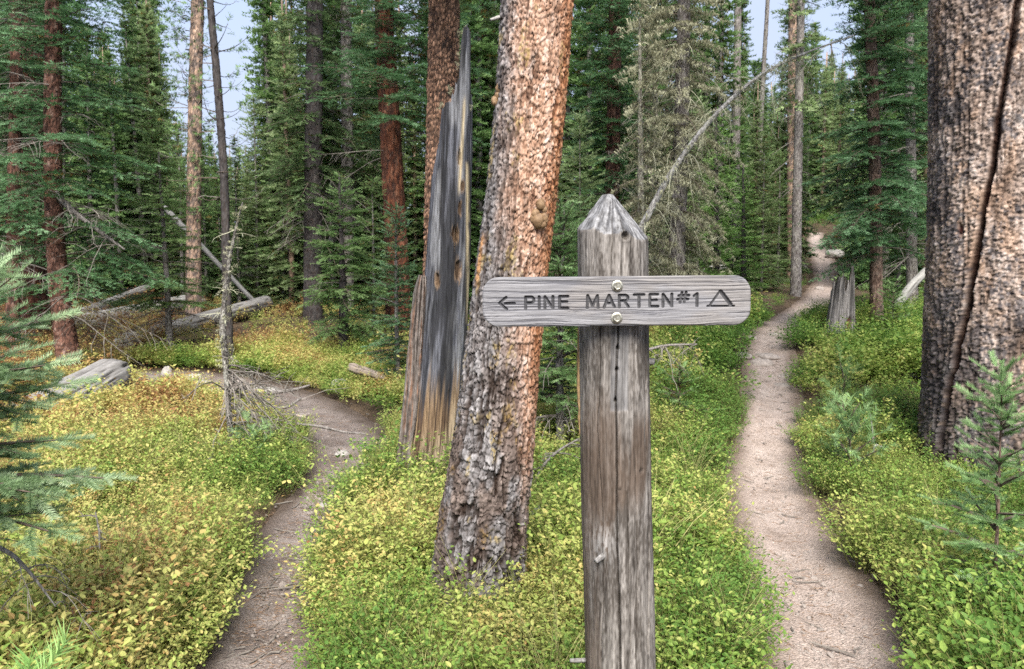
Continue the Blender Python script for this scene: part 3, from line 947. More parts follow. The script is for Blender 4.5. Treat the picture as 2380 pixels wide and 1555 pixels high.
    over = np.maximum(np.abs(Zz) - (HH - RC_), 0)
    hw = HW - RC_ + np.sqrt(np.maximum(RC_ ** 2 - over ** 2, 0))
    X = Tx * hw
    def sdist(L_):
        best = np.full(X.shape, 9.0)
        for x0, z0, x1, z1 in L_:
            ax, az, bx, bz = (x0 - cx0) * u, (cy0 - z0) * u, (x1 - cx0) * u, (cy0 - z1) * u
            dx, dz = bx - ax, bz - az
            ll = dx * dx + dz * dz + 1e-12
            k = np.clip(((X - ax) * dx + (Zz - az) * dz) / ll, 0, 1)
            best = np.minimum(best, np.hypot(X - ax - k * dx, Zz - az - k * dz))
        return best
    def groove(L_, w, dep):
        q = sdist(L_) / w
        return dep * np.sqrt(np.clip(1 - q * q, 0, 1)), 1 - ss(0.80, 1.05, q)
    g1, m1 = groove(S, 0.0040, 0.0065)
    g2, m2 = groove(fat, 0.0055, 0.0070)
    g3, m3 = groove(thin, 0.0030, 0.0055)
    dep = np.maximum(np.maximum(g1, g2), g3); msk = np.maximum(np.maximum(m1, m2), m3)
    rip = 0.0010 * (fbm(X * 230, Zz * 230, None, 70, 2) - 0.5)
    wav = 0.010 * (fbm(X * 5, Zz * 9, None, 71, 3) - 0.5) * (1 + 1.8 * ss(-0.2 * HH, -HH, Zz))
    q = (Zz + wav) * 330
    ringn = fbm(X * 4.5, q, None, 72, 4)
    rd = ss(0.52, 0.64, ringn)                     # dark weathered grain lines
    fine = fbm(X * 14, (Zz + wav) * 900, None, 73, 3)
    relief = -0.0013 * rd - 0.0010 * (fine - 0.5)
    e = np.minimum((1 - np.abs(Tx)) * hw, HH - np.abs(Zz))
    bev = 0.0028 * (1 - ss(0, 0.006, e)) ** 2
    Yd = dep + np.where(msk > .5, rip, 0) - relief * (1 - msk) + bev      # into the board
    colr = lerp((0.18, 0.177, 0.186), (0.32, 0.315, 0.325), np.clip(fine * 2.0 - 0.5, 0, 1))
    colr = lerp(colr, (0.105, 0.105, 0.12), rd * 0.75)
    warm = ss(0.5, 0.7, fbm(X * 6, Zz * 14, None, 75, 3))
    colr = lerp(colr, colr * np.array([1.0, 0.96, 0.90]), warm)
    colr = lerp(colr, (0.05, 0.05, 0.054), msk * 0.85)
    V = np.stack([X.ravel(), Yd.ravel(), Zz.ravel()], 1)
    i = np.arange(nu * nv).reshape(nv, nu)
    F = np.stack([i[:-1, :-1], i[:-1, 1:], i[1:, 1:], i[1:, :-1]], -1).reshape(-1, 4)
    ring = np.concatenate([i[0], i[1:, -1], i[-1, -2::-1], i[-2:0:-1, 0]])
    n_ = len(V); m_ = len(ring)
    r1 = V[ring].copy(); r1[:, 1] = 0.005
    r2 = V[ring].copy(); r2[:, 1] = thick - 0.003
    r3 = V[ring] * np.array([0.997, 1, 0.985]); r3[:, 1] = thick
    Vc = np.concatenate([V, r1, r2, r3, [[0, thick, 0]]])
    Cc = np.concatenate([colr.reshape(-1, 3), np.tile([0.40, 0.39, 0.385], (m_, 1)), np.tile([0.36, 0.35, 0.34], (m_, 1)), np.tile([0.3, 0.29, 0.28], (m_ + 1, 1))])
    k = np.arange(m_); k2 = (k + 1) % m_
    Fs = [F, np.stack([ring[k2], ring[k], n_ + k, n_ + k2], 1), np.stack([n_ + k2, n_ + k, n_ + m_ + k, n_ + m_ + k2], 1),
          np.stack([n_ + m_ + k2, n_ + m_ + k, n_ + 2 * m_ + k, n_ + 2 * m_ + k2], 1), np.stack([n_ + 2 * m_ + k2, n_ + 2 * m_ + k, np.full(m_, n_ + 3 * m_)], 1)]
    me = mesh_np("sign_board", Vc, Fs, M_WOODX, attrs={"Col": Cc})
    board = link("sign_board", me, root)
    board["label"] = "grey board with rounded ends, carved arrow, PINE MARTEN #1 and a tent mark"
    board.rotation_euler = (0, -ang, R(-1.0))
    board.location = ctr - base
    # bolts with flanged hex heads
    def bolt(zx, zy, rot):
        prof = [(0.0150, 0.0), (0.0153, -0.0012), (0.0146, -0.0024), (0.0108, -0.0036)]
        nn = 36; Vb, Fb = [], []
        for r_, y_ in prof:
            for j in range(nn):
                t_ = 2 * math.pi * j / nn; Vb.append((r_ * math.cos(t_), y_, r_ * math.sin(t_)))
        for y_, sc_ in ((-0.0034, 1), (-0.0095, 1.0), (-0.0108, 0.90), (-0.0104, 0.72)):
            for j in range(nn):
                t_ = 2 * math.pi * j / nn
                rh = 0.0088 * sc_ / math.cos(((t_ + rot + math.pi / 6) % (math.pi / 3)) - math.pi / 6)
                if sc_ == 0.72: rh = 0.0066
                Vb.append((rh * math.cos(t_), y_, rh * math.sin(t_)))
        Vb.append((0, -0.0102, 0))
        for r_ in range(7):
            for j in range(nn):
                a_, b_ = r_ * nn + j, r_ * nn + (j + 1) % nn
                Fb.append((a_, b_, b_ + nn, a_ + nn))
        Ft = [(7 * nn + j, 7 * nn + (j + 1) % nn, 8 * nn) for j in range(nn)]
        me = mesh_np("bolt", np.array(Vb), [np.array(Fb), np.array(Ft)], M_METAL, smooth=False)
        o = link("bolt", me, board)
        o.location = ((zx - cx0) * u, -0.0004, (cy0 - zy) * u)
        return o
    bolt(1177, 815, 0.35); bolt(1173, 1080, 0.1)
build_sign()

# ------------------------------------------------------------------ the big pine behind the sign
def build_centre_pine():
    d0 = 4.0
    rows = [(1102, 1520, 285), (1106, 1440, 250), (1110, 1380, 228), (1113, 1280, 216), (1131, 1150, 201), (1152, 1000, 185), (1171, 800, 174), (1193, 600, 165),
            (1218, 400, 166), (1236, 200, 163), (1249, 0, 162), (1262, -200, 158), (1290, -700, 148), (1320, -1500, 125), (1335, -2200, 95)]
    pts = gline(rows, d0)
    base = Vector(pts[0][:3]); base.z = gz(base.x, base.y)
    pts[0][2] = base.z - 0.15
    root = empty("pine_tree", base, "leaning pine with flaking grey and orange bark directly behind the sign", "tree")
    zc = [p[2] for p in pts]
    def fn(th, s, r, L):
        c, t_ = resample(pts, 300)
        z = np.interp(s, t_, c[:, 2])
        a = th * 0.2
        low = 1 - ss(0.7, 1.7, z)
        wx = 2.2 * (fbm(a * 26, z * 16, None, 105, 4) - 0.5); wz = 1.6 * (fbm(a * 30 + 7, z * 22, None, 115, 4) - 0.5)
        f1, f2, cid, ox, oy = worley(a / 0.019 + wx, z / 0.030 + wz, 101)
        g1, g2, gid, gx, gy = worley(a / 0.0095 + wx * 1.3, z / 0.016 + 3 + wz, 102)
        e = f2 - f1
        big = ss(.35, .65, fbm(a * 8, z * 3.5, None, 118, 3))
        hg = (0.0025 + 0.0055 * big) + 0.003 * low
        d = hg * (cid - .5) + 0.006 * (gid - .5) - 0.006 * oy - 0.0025 * gy + 0.004 * (fbm(a * 110, z * 55, None, 103, 3) - .5)
        ck = (1 - ss(0.0, 0.10 + 0.04 * low, e + 0.14 * (fbm(a * 70, z * 40, None, 104, 2) - .5))) * ss(.40, .54, fbm(a * 30, z * 18, None, 116, 3))
        d = d - 0.010 * ck
        fu = np.abs(fbm(a * 15 + 4, z * 2.2, None, 106, 5) - .5) * 2
        fk = (1 - ss(0.02, 0.10, fu)) * (0.50 + 0.65 * low + 0.4 * ss(0.2, -0.8, th))
        fk = np.clip(fk, 0, 1)
        d = d - (0.010 + 0.010 * low) * fk + 0.016 * (fbm(th * 1.5, z * 1.3, None, 107, 3) - .5) + 0.014 * low * (fbm(th * 2.2, z * 1.5, None, 108, 3) - .5)
        # burl of resin lumps seat, old wound on the left edge
        orange = ss(-0.85, 0.25, th + 0.9 * (fbm(a * 9, z * 4, None, 110, 4) - .5) + 0.9 * (ss(0.9, 2.4, z) - 0.75))
        orange = orange * ss(0.75, 1.65, z + 0.5 * (fbm(a * 9, z * 4, None, 111, 3) - .5) + 0.45 * ss(0.3, 1.0, th))
        v = (0.30 + .30 * big) * cid + 0.3 * gid + .12 * (1 - big) + 1.0 * (fbm(a * 60, z * 30, None, 112, 4) - .44)
        gray = pal(v, [(0.045, 0.040, 0.038), (0.135, 0.122, 0.120), (0.235, 0.22, 0.22), (0.38, 0.36, 0.36)])
        warm = pal(v, [(0.14, 0.07, 0.045), (0.38, 0.225, 0.15), (0.52, 0.35, 0.26), (0.62, 0.49, 0.42)])
        rust = pal(v, [(0.10, 0.035, 0.018), (0.30, 0.115, 0.045), (0.44, 0.20, 0.09), (0.50, 0.28, 0.16)])
        edge = ss(0.45, 1.10, th + 0.5 * (fbm(a * 14, z * 6, None, 113, 3) - .5)) * ss(0.7, 1.5, z)
        col = lerp(gray, warm, orange)
        col = lerp(col, rust, edge * 0.9)
        yel = ss(0.66, 0.74, fbm(a * 18, z * 7, None, 114, 3)) * 0.6
        col = lerp(col, (0.34, 0.25, 0.08), yel * ss(.3, .7, gid))
        holes = (cid > 0.965) * (1 - ss(0.12, 0.22, f1))
        d = d - 0.012 * holes
        col = lerp(col, (0.035, 0.024, 0.019), np.clip(0.85 * ck + 0.85 * fk + 0.9 * holes, 0, 0.97))
        # strip where bark has come away on the left edge
        py = 777.5 - FPX * ((z - CAM_Z) / (d0 - .2) + math.tan(PITCH))
        st = np.exp(-((th + 1.15) / 0.10) ** 2) * ss(540, 570, py) * (1 - ss(650, 690, py))
        col = lerp(col, (0.45, 0.24, 0.11), st)
        brn = low * ss(.45, .62, fbm(a * 14, z * 5, None, 117, 3))
        col = lerp(col, col * np.array([.72, .60, .52]), brn)
        return d, col
    under(root, "trunk", tube("trunk", pts, 206, 680, fn, M_BARK2, dense=0.52, top=False, tmap=[(0, 0), (.9, .45), (1, 1)]))
    # resin lumps
    rs = np.random.default_rng(4)
    def lump(px, py, dd, r0):
        p = P(px, py, dd)
        n = 14
        th, ph = np.meshgrid(np.linspace(0, 2 * math.pi, 2 * n, endpoint=False), np.linspace(0.02, math.pi - .02, n))
        x, y, z = np.sin(ph) * np.cos(th), np.sin(ph) * np.sin(th), np.cos(ph)
        rr = r0 * (0.75 + 0.5 * fbm(x * 1.7 + px, y * 1.7, z * 1.7, 5, 3))
        V = np.stack([x * rr * 1.0, y * rr * 0.8, z * rr * 1.25], -1).reshape(-1, 3) + np.array(p)
        i = np.arange(n * 2 * n).reshape(n, 2 * n); j = np.roll(i, -1, 1)
        F = np.stack([i[:-1], i[1:], j[1:], j[:-1]], -1).reshape(-1, 4)
        under(root, "resin_lump", mesh_np("lump", V, F, M_PITCH))
    for px, py, k in ((1257, 475, 11), (1244, 497, 10), (1266, 487, 6), (1252, 512, 15), (1265, 505, 9), (1240, 508, 9), (1262, 520, 8), (1268, 512, 6)):
        lump(px, py, d0 - 0.168, k / PXM(3.83))
    for px, py, k in ((1162, 205, 10), (1158, 222, 8), (1150, 235, 9), (1168, 190, 7)):
        lump(px, py, d0 - 0.05, k / PXM(3.95))
    # broken branch stub at the upper left
    q0 = np.array(P(1168, 38, d0 - 0.02)); q1 = np.array(P(1140, 46, d0 - 0.06))
    pp = [[*(q0 + (q1 - q0) * t), 0.011 * (1 - 0.4 * t)] for t in np.linspace(-0.2, 1, 6)]
    under(root, "branch_stub", tube("stub", pp, 14, 12, lambda th, s, r, L: (0.002 * (fbm(th * 2, s * 60, None, 5, 2) - .5), lerp((.2, .19, .18), (.45, .43, .41), fbm(th * 3, s * 20, None, 6, 2))), M_WOOD, front=(0, 0, 1)))
    crown_root = conifer(501, 13, 7.5, 2.0, NM_GREEN, kind='far', whorl=.5, nb=4, shoot=.25, sp2=.26, rise=.2, droop=.4)
    me = crown_root
    o = link("crown", me, root)
    top = resample(pts, 50)[0]
    k = np.argmin(np.abs(top[:, 2] - 8.0))
    o.location = (top[k, 0] - base.x, 0, -0.5)
build_centre_pine()

# ------------------------------------------------------------------ broken grey snag
def build_snag():
    d0 = 6.2
    base = P(985, 1150, d0); base.z = gz(base.x, base.y)
    root = empty("dead_snag", base, "broken dead snag with smooth charcoal grey wood and a splintered spire top", "snag")
    ys = np.array([1250, 1110, 1000, 800, 600, 400, 250, 60])
    cxs = np.array([985, 995, 1008, 1027, 1043, 1053, 1061, 1072])
    ws = np.array([165, 140, 124, 112, 102, 90, 78, 60])
    nu, nv = 150, 350
    t = np.linspace(-1, 1, nu, endpoint=False)
    th = math.pi * t * (0.55 + 0.45 * t * t)
    # jagged top, by picture x across the stem
    def ytop(th_):
        sx = np.sin(th_)                         # -1 left .. 1 right
        y = np.interp(sx, [-1, -.72, -.70, -.35, -.33, -.02, 0.02, .30, .34, .62, .66, .86, .9, 1.0], [420, 330, 262, 238, 246, 225, 205, 190, 84, 70, 76, 95, 205, 240])
        jag = 60 * np.abs(fbm(th_ * 9, th_ * 0, None, 7, 3) - .5) + 22 * np.abs(vn(th_ * 33, th_ * 0, None, 8) - .5)
        back = np.cos(th_) < 0
        return np.where(back, y + 40 + 90 * vn(th_ * 6, th_ * 0, None, 9), y + jag * 0.6)
    yt = ytop(th)
    vv = np.linspace(0, 1, nv)
    PY = 1250 + (yt[None, :] - 1250) * vv[:, None]
    TH = np.repeat(th[None, :], nv, 0)
    cx = np.interp(-PY, -ys, cxs); w = np.interp(-PY, -ys, ws)
    rad = w / 2 / PXM(d0)
    cX = (cx - 1190) / FPX * d0
    z = CAM_Z + d0 * ((777.5 - PY) / FPX - math.tan(PITCH))
    a = TH * 0.17
    d = 0.014 * (fbm(TH * 1.8, z * 0.9, None, 121, 3) - .5) + 0.008 * (fbm(a * 60, z * 2.5, None, 122, 4) - .5)
    px = cx + w / 2 * np.sin(TH)
    front = np.cos(TH) > 0
    knot = np.zeros_like(d); rim = np.zeros_like(d)
    for kx, ky, kw, kh, dp in ((1020, 650, 6, 17, .03), (1068, 630, 8, 26, .03), (1062, 548, 8, 20, .03), (1073, 490, 5, 18, .02), (1072, 375, 5, 20, .03), (1078, 440, 5, 14, .01)):
        q = np.hypot((px - kx) / kw, (PY - ky) / kh) * .9 + .35 * (fbm(px / 5, PY / 9, None, 12, 2) - .5)
        k = np.where(front, 1 - ss(0.65, 0.85, q), 0)
        knot = np.maximum(knot, k); rim = np.maximum(rim, np.where(front, 1 - ss(.85, 1.35, q), 0)); d = d - dp * k
    # long checks
    ck = np.zeros_like(d)
    for kx, y0, y1, sl in ((1040, 230, 420, -.05), (1060, 250, 700, .012), (1010, 800, 1150, -.06), (1048, 900, 1150, -.03), (1030, 420, 560, -.03)):
        lx = kx + (PY - y0) * sl + 3 * (vn(PY / 60, PY * 0, None, 3) - .5)
        k = np.where(front & (PY > y0) & (PY < y1), np.exp(-((px - lx) / 1.1) ** 2), 0)
        d = d - 0.008 * k; ck = np.maximum(ck, k)
    rr = np.maximum(rad + d, 0.01)
    X = cX + rr * np.sin(TH); Y = d0 - rr * np.cos(TH) * 0.9
    st = fbm(a * 60, z * 1.0, None, 130, 5); st2 = fbm(a * 210, z * 4.5, None, 131, 3)
    char = lerp((0.035, 0.037, 0.045), (0.15, 0.155, 0.18), ss(.3, .7, st * .7 + st2 * .3))
    pale = lerp((0.13, 0.133, 0.145), (0.27, 0.275, 0.29), st2)
    up = ss(0.55, 0.66, fbm(a * 9, z * 1.4, None, 132, 3) + 0.30 * ss(360, 200, PY) + 0.14 * np.exp(-((PY - 540) / 80) ** 2) - .04)
    col = lerp(char, pale, up)
    col = lerp(col, (0.016, 0.016, 0.018), ss(.50, .62, fbm(a * 16, z * 1.1, None, 133, 4) + .10 * np.exp(-((PY - 720) / 160) ** 2)) * .85)
    brown = lerp((0.085, 0.050, 0.028), (0.27, 0.18, 0.10), ss(.34, .62, st))
    tan_ = lerp((0.19, 0.155, 0.115), (0.46, 0.37, 0.25), ss(.3, .66, st2 * .5 + st * .5))
    low = ss(860, 960, PY + 110 * (st - .5) * 2)
    col = lerp(col, brown, low * .9)
    col = lerp(col, tan_, ss(985, 1090, PY + 260 * (st - .5) + 60 * np.sin(TH)) * .8)
    crm = np.where(front, np.exp(-((px - (1089 - 0.02 * np.maximum(0, PY - 700))) / 3.2) ** 2), 0) * ss(250, 420, PY) * (1 - ss(880, 1000, PY)) * ss(.40, .52, fbm(PY / 70, px / 9, None, 5, 3))
    crm = np.maximum(crm, np.where(front, np.exp(-((px - (1080 + (300 - PY) * .06)) / 3.0) ** 2), 0) * ss(230, 270, PY) * (1 - ss(420, 470, PY)))
    col = lerp(col, (0.66, 0.54, 0.34), crm * .9)
    col = lerp(col, (0.30, 0.19, 0.10), rim * ss(.40, .6, st2) * .6)
    col = lerp(col, (0.075, 0.042, 0.02), knot * .8)
    col = lerp(col, (0.03, 0.028, 0.028), ck * .7)
    # inner wall of the splintered shell
    V = np.stack([X, Y, z], -1)
    top = V[-1]
    ctr_ = np.stack([cX[-1], np.full(nu, d0), z[-1]], -1)
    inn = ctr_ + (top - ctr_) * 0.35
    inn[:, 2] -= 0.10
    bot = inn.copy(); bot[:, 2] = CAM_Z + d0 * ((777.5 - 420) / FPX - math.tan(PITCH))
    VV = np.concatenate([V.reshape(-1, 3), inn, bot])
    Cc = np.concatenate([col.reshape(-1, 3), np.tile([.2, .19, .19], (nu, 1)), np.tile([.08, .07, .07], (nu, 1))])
    i = np.arange(nu * (nv + 2)).reshape(nv + 2, nu); j = np.roll(i, -1, 1)
    F = np.stack([i[:-1], j[:-1], j[1:], i[1:]], -1).reshape(-1, 4)
    under(root, "trunk", mesh_np("trunk", VV, F, M_WOOD, attrs={"Col": np.clip(Cc, .003, .95)}))
    # shell of old barky wood on its left side
    rows = [(938, 1190, 62), (946, 1110, 54), (955, 1000, 48), (962, 900, 44), (968, 800, 38), (974, 720, 34), (978, 655, 28), (981, 640, 16)]
    sp = gline(rows, 6.12)
    def fn(th, s, r, L):
        a = th * .08
        fl = fbm(a * 55, s * 2.0, None, 140, 4)
        d = 0.030 * (fl - .5) + 0.008 * (fbm(a * 120, s * 25, None, 141, 3) - .5)
        col = lerp((0.035, 0.025, 0.02), (0.20, 0.172, 0.155), ss(.36, .64, fl))
        col = lerp(col, (0.24, 0.11, 0.055), ss(.55, .7, fbm(a * 70, s * 4, None, 142, 3)) * .7)
        gr = ss(-.4, -1.2, th); col = lerp(col, (.22, .205, .19), gr * .6)
        return d, col
    under(root, "bark_slab", tube("slab", sp, 90, 300, fn, M_BARK, dense=.6))
    # tufts of lichen on the broken tops
    rs = np.random.default_rng(8)
    pos = [np.array(P(x, y, 6.15)) for x, y in ((1078, 72), (1082, 70), (1074, 78), (1072, 110), (1070, 130), (1045, 205), (1048, 210), (1030, 245), (1026, 250), (1095, 245), (1066, 150))]
    pos = [p + rs.normal(0, .008, 3) for p in pos for _ in range(5)]
    V, F, rn = emit_shoots(pos, rs.normal(0, 1, (len(pos), 3)), np.full(len(pos), .035), rs.uniform(.5, 1, len(pos)), 'lichen', rs)
    under(root, "lichen", mesh_np("lichen", V, F, NM_LICH, attrs={"rnd": rn}, smooth=False))["kind"] = "stuff"
build_snag()

# ------------------------------------------------------------------ big pine on the right
def build_right_pine():
    g = G(2240, 1135)
    d0 = g.y + 0.35
    pxm = PXM(d0)
    rows = [(2312, 1230, 372), (2316, 1150, 350), (2318, 1080, 336), (2320, 980, 322), (2322, 850, 314), (2324, 650, 308), (2326, 400, 304), (2330, 100, 300), (2334, -200, 294),
            (2345, -900, 260), (2350, -1500, 220), (2350, -2000, 180)]
    pts = gline(rows, d0)
    base = Vector(pts[0][:3]); base.z = gz(base.x, base.y)
    pts[0][2] = min(pts[0][2], base.z - .2)
    root = empty("pine_tree", base, "massive pine with mottled dark scaly bark and a long rusty crack", "tree")
    crack = [(-400, 2352), (0, 2336), (100, 2326), (200, 2311), (330, 2297), (400, 2292), (470, 2276), (540, 2270), (640, 2257), (740, 2242), (830, 2226), (890, 2214), (960, 2204), (1040, 2196), (1110, 2188)]
    c, t_ = resample(pts, 300)
    def fn(th, s, r, L):
        z = np.interp(s, t_, c[:, 2]); rr = np.interp(s, t_, c[:, 3])
        yy = d0 - rr * np.cos(th)
        xx = np.interp(s, t_, c[:, 0]) + rr * np.sin(th)
        px = 1190 + FPX * xx / yy
        py = 777.5 - FPX * ((z - CAM_Z) / yy + math.tan(PITCH))
        front = np.cos(th) > -.2
        a = th * .5
        wx = 2.2 * (fbm(a * 30, z * 14, None, 205, 4) - .5); wz = 1.8 * (fbm(a * 34 + 5, z * 20, None, 215, 4) - .5)
        f1, f2, cid, ox, oy = worley(a / .017 + wx, z / .028 + wz, 201)
        g1, g2, gid, gx, gy = worley(a / .011 + wx, z / .018 + 3 + wz, 202)
        fu = np.abs(fbm(a * 14, z * 1.6, None, 218, 4) - .5) * 2
        fk = 1 - ss(0.0, .16, fu)
        d = .012 * (cid - .5) + .009 * (gid - .5) - .010 * oy - .004 * gy + .006 * (fbm(a * 110, z * 60, None, 203, 2) - .5) - .014 * fk
        d = d + .05 * (fbm(th * 1.6, z * .8, None, 204, 3) - .5)
        low = 1 - ss(.5, 1.9, z - base.z)
        d = d + .06 * low * (fbm(th * 3, z * 1.2, None, 206, 3) - .5)
        mot = fbm(a * 6, z * 4, None, 207, 4)
        v = .28 * cid + .30 * gid + .62 * (mot - .36) + .6 * (fbm(a * 50, z * 22, None, 217, 3) - .5) + .16
        col = pal(np.clip(v, 0, 1), [(.055, .044, .040), (.16, .12, .10), (.33, .25, .205), (.50, .40, .345), (.64, .56, .51)])
        org = ss(.50, .66, fbm(a * 9, z * 3.5, None, 208, 3))
        col = lerp(col, col * np.array([1.0, .84, .68]), org * .6)
        ch = ss(.46, .60, fbm(a * 7, z * 5, None, 209, 3) * .45 + fbm(a * 60, z * 36, None, 220, 3) * .55 + .14 * low + .06 * ss(-.6, -1.2, th) - .045)
        dark = pal(np.clip(v * 1.1 - .05, 0, 1), [(.020, .019, .022), (.050, .047, .052), (.11, .10, .105), (.21, .195, .195)])
        col = lerp(col, dark, ch * .92)
        brn = low * ss(.42, .6, fbm(a * 12, z * 6, None, 219, 3))
        col = lerp(col, pal(np.clip(v, 0, 1), [(.03, .024, .02), (.085, .062, .05), (.17, .13, .11)]), brn * .6)
        col = lerp(col, (.028, .020, .017), fk * .55)
        lx = np.interp(py, [q[0] for q in crack], [q[1] for q in crack]) + 6 * (fbm(py / 35, py * 0, None, 210, 3) - .5)
        wid = 8.0 + 5.0 * (fbm(py / 60, py * 0 + 4, None, 211, 2) - .5)
        q = np.abs(px - lx)
        live = front * (1 - ss(900, 1130, py))
        k1 = (1 - ss(.55, 1.25, q / wid)) * live
        k2 = np.exp(-((px - lx - 3.5) / 3.2) ** 2) * live
        d = d - .055 * k1 - .05 * k2 + .012 * np.exp(-((q / wid - 1.6) / .4) ** 2) * live
        col = lerp(col, lerp((.030, .014, .010), (.075, .034, .022), gid), k1 * .92)
        col = lerp(col, (.012, .006, .005), k2 * .9)
        # short slits
        for hx, hy, hw, hh in ((2282, 465, 5, 22), (2225, 530, 4, 16), (2257, 910, 4, 10)):
            k = np.exp(-(((px - hx) / hw) ** 2 + ((py - hy) / hh) ** 2)) * front
            d = d - .03 * k; col = lerp(col, (.07, .02, .015), np.clip(k * 1.2, 0, 1))
        # bare wood at the foot
        k = (1 - ss(.7, 1.1, np.hypot((px - (2178 + (1110 - py) * .2)) / 18, (py - 1112) / 42))) * front
        col = lerp(col, lerp((.30, .18, .09), (.58, .42, .25), fbm(a * 90, z * 6, None, 212, 3)), k)
        d = d * (1 - k) - .02 * k
        k = np.exp(-((px - 2163) / 5) ** 2) * ss(1040, 1080, py) * front
        d = d - .05 * k; col = lerp(col, (.02, .015, .012), k * .9)
        return d, col
    under(root, "trunk", tube("trunk", pts, 236, 680, fn, M_BARK2, dense=.66, top=False, tmap=[(0, 0), (.93, .48), (1, 1)]))
    o = link("crown", conifer(502, 14, 8, 2.4, NM_GREEN, kind='far', whorl=.5, nb=4, shoot=.25, sp2=.28, rise=.2, droop=.4), root)
build_right_pine()

# ------------------------------------------------------------------ other trees
def trunk_tree(name, label, rows, d, bark, nu=36, nv=220, group=None, cat="tree", mat=None, base_sink=.1, tmap=None):
    pts = ground_base(gline(rows, d), base_sink)
    base = Vector(pts[0][:3]); base.z = gz(base.x, base.y)
    root = empty(name, base, label, cat, group)
    under(root, "trunk", tube("trunk", pts, nu, nv, bark, mat or M_BARK, dense=.7, tmap=tmap))
    return root, pts

def add_crown(root, me, dz=0.0, rot=0.0, lean=(0, 0), off=(0, 0)):
    o = link("crown", me, root)
    o.location = (off[0], off[1], dz)
    o.rotation_euler = (lean[1], lean[0], rot)
    return o

CR = {}
CR['hero'] = conifer(11, 9.5, 0.85, 1.30, NM_BLUE, whorl=.30, nb=6, rise=.30, droop=.70, upturn=.40, shoot=.15, sp2=.125, spread2=.42, top_z=7.2, dead=.03, shape=.6)
CR['dark'] = conifer(12, 11, 0.9, 1.45, NM_DARK, whorl=.36, nb=6, rise=.22, droop=.80, upturn=.35, shoot=.17, sp2=.16, spread2=.38, top_z=8.6, dead=.12, dead_below=1.8, shape=.7)
CR['bluebig'] = conifer(13, 11, 1.3, 1.55, NM_BLUE, whorl=.40, nb=6, rise=.25, droop=.75, upturn=.45, shoot=.165, sp2=.15, spread2=.42, top_z=7.6, dead=.12, dead_below=1.9, gap=.10, shape=.6)
CR['spruce'] = conifer(14, 4.9, 0.55, 1.15, NM_MID, whorl=.22, nb=6, rise=.20, droop=.50, upturn=.5, shoot=.125, sp2=.105, spread2=.36, shape=.75, dead=.10, dead_below=.9)
CR['dense'] = conifer(15, 3.2, 0.45, .88, NM_GREEN, whorl=.25, nb=6, rise=.30, droop=.62, upturn=.35, shoot=.115, sp2=.09, spread2=.52, shape=.6, dead=.02)
CR['young'] = conifer(16, 2.6, 0.30, .46, NM_BLUE, whorl=.15, nb=6, rise=.30, droop=.35, upturn=.4, shoot=.095, sp2=.08, spread2=.46, shape=.65, dead=.03)
CR['lichen'] = conifer(17, 9.5, 0.8, 1.15, NM_LICH, kind='lichen', whorl=.32, nb=6, rise=.15, droop=1.0, upturn=.30, shoot=.13, sp2=.115, spread2=.36, top_z=7.0, dead=.22, shape=.6)
CR['far1'] = conifer(18, 12, 0.4, 1.10, NM_GREEN, kind='far', whorl=.36, nb=6, rise=.2, droop=.6, upturn=.4, shoot=.24, sp2=.22, spread2=.40, shape=.7)
CR['far2'] = conifer(19, 10, 0.3, .85, NM_PALE, kind='far', whorl=.32, nb=6, rise=.2, droop=.55, upturn=.4, shoot=.22, sp2=.20, spread2=.38, shape=.7)
CR['far3'] = conifer(20, 14, 1.4, 1.25, NM_DARK, kind='far', whorl=.44, nb=6, rise=.2, droop=.7, upturn=.4, shoot=.26, sp2=.25, spread2=.38, dead=.1, shape=.7)
CR['bush'] = conifer(21, 3.6, 0.15, .80, NM_BRIGHT, whorl=.20, nb=6, rise=.25, droop=.45, upturn=.5, shoot=.125, sp2=.115, spread2=.44)
CR['pine'] = conifer(22, 10, 2.2, .80, NM_GREEN, kind='pinefar', whorl=.36, nb=5, rise=.1, droop=.5, upturn=1.3, shoot=.19, sp2=.20, spread2=.25, keep=.9, bare=.30, dead=.12, shape=.35)

# --- left side
rt, p_ = trunk_tree("fir_tree", "slender fir with dark red flaking trunk beside the end of the grey log", [(165, 862, 62), (160, 830, 50), (145, 740, 44), (130, 600, 40), (124, 450, 38), (122, 250, 36), (125, 0, 33), (126, -400, 26), (126, -900, 14)], 12.6,
                   flaky(.045, .07, 300, .012, RED, crack_d=.008, rref=.15), nu=64, nv=380, tmap=[(0, 0), (.85, .5), (1, 1)])
add_crown(rt, conifer(31, 10.5, 1.15, 1.60, NM_BLUE, whorl=.36, nb=6, rise=.22, droop=.75, upturn=.45, shoot=.165, sp2=.145, spread2=.44, top_z=7.0, dead=.15, dead_below=1.5, gap=.10, shape=.6), 0, 0.6)
rt, p_ = trunk_tree("spruce_tree", "thick red-barked trunk standing behind the slender fir at far left", [(78, 730, 92), (76, 600, 88), (72, 400, 84), (68, 200, 78), (64, 0, 72), (62, -500, 50), (62, -900, 28)], 16.5,
                   flaky(.06, .12, 310, .02, [(0.03, 0.014, 0.011), (0.10, 0.036, 0.024), (0.18, 0.070, 0.045), (0.22, 0.13, 0.10)], crack_d=.012, furrow=.02, rref=.35), nu=48)
add_crown(rt, CR['bluebig'], 3.1, 2.0)
rt, p_ = trunk_tree("spruce_tree", "thin red-brown trunk at the left edge, half hidden by fir boughs", [(30, 760, 30), (31, 500, 28), (36, 250, 25), (40, 0, 22), (44, -500, 14)], 14.5, flaky(.045, .08, 320, .012, RED, rref=.12))
add_crown(rt, CR['bluebig'], 0.2, 3.9)
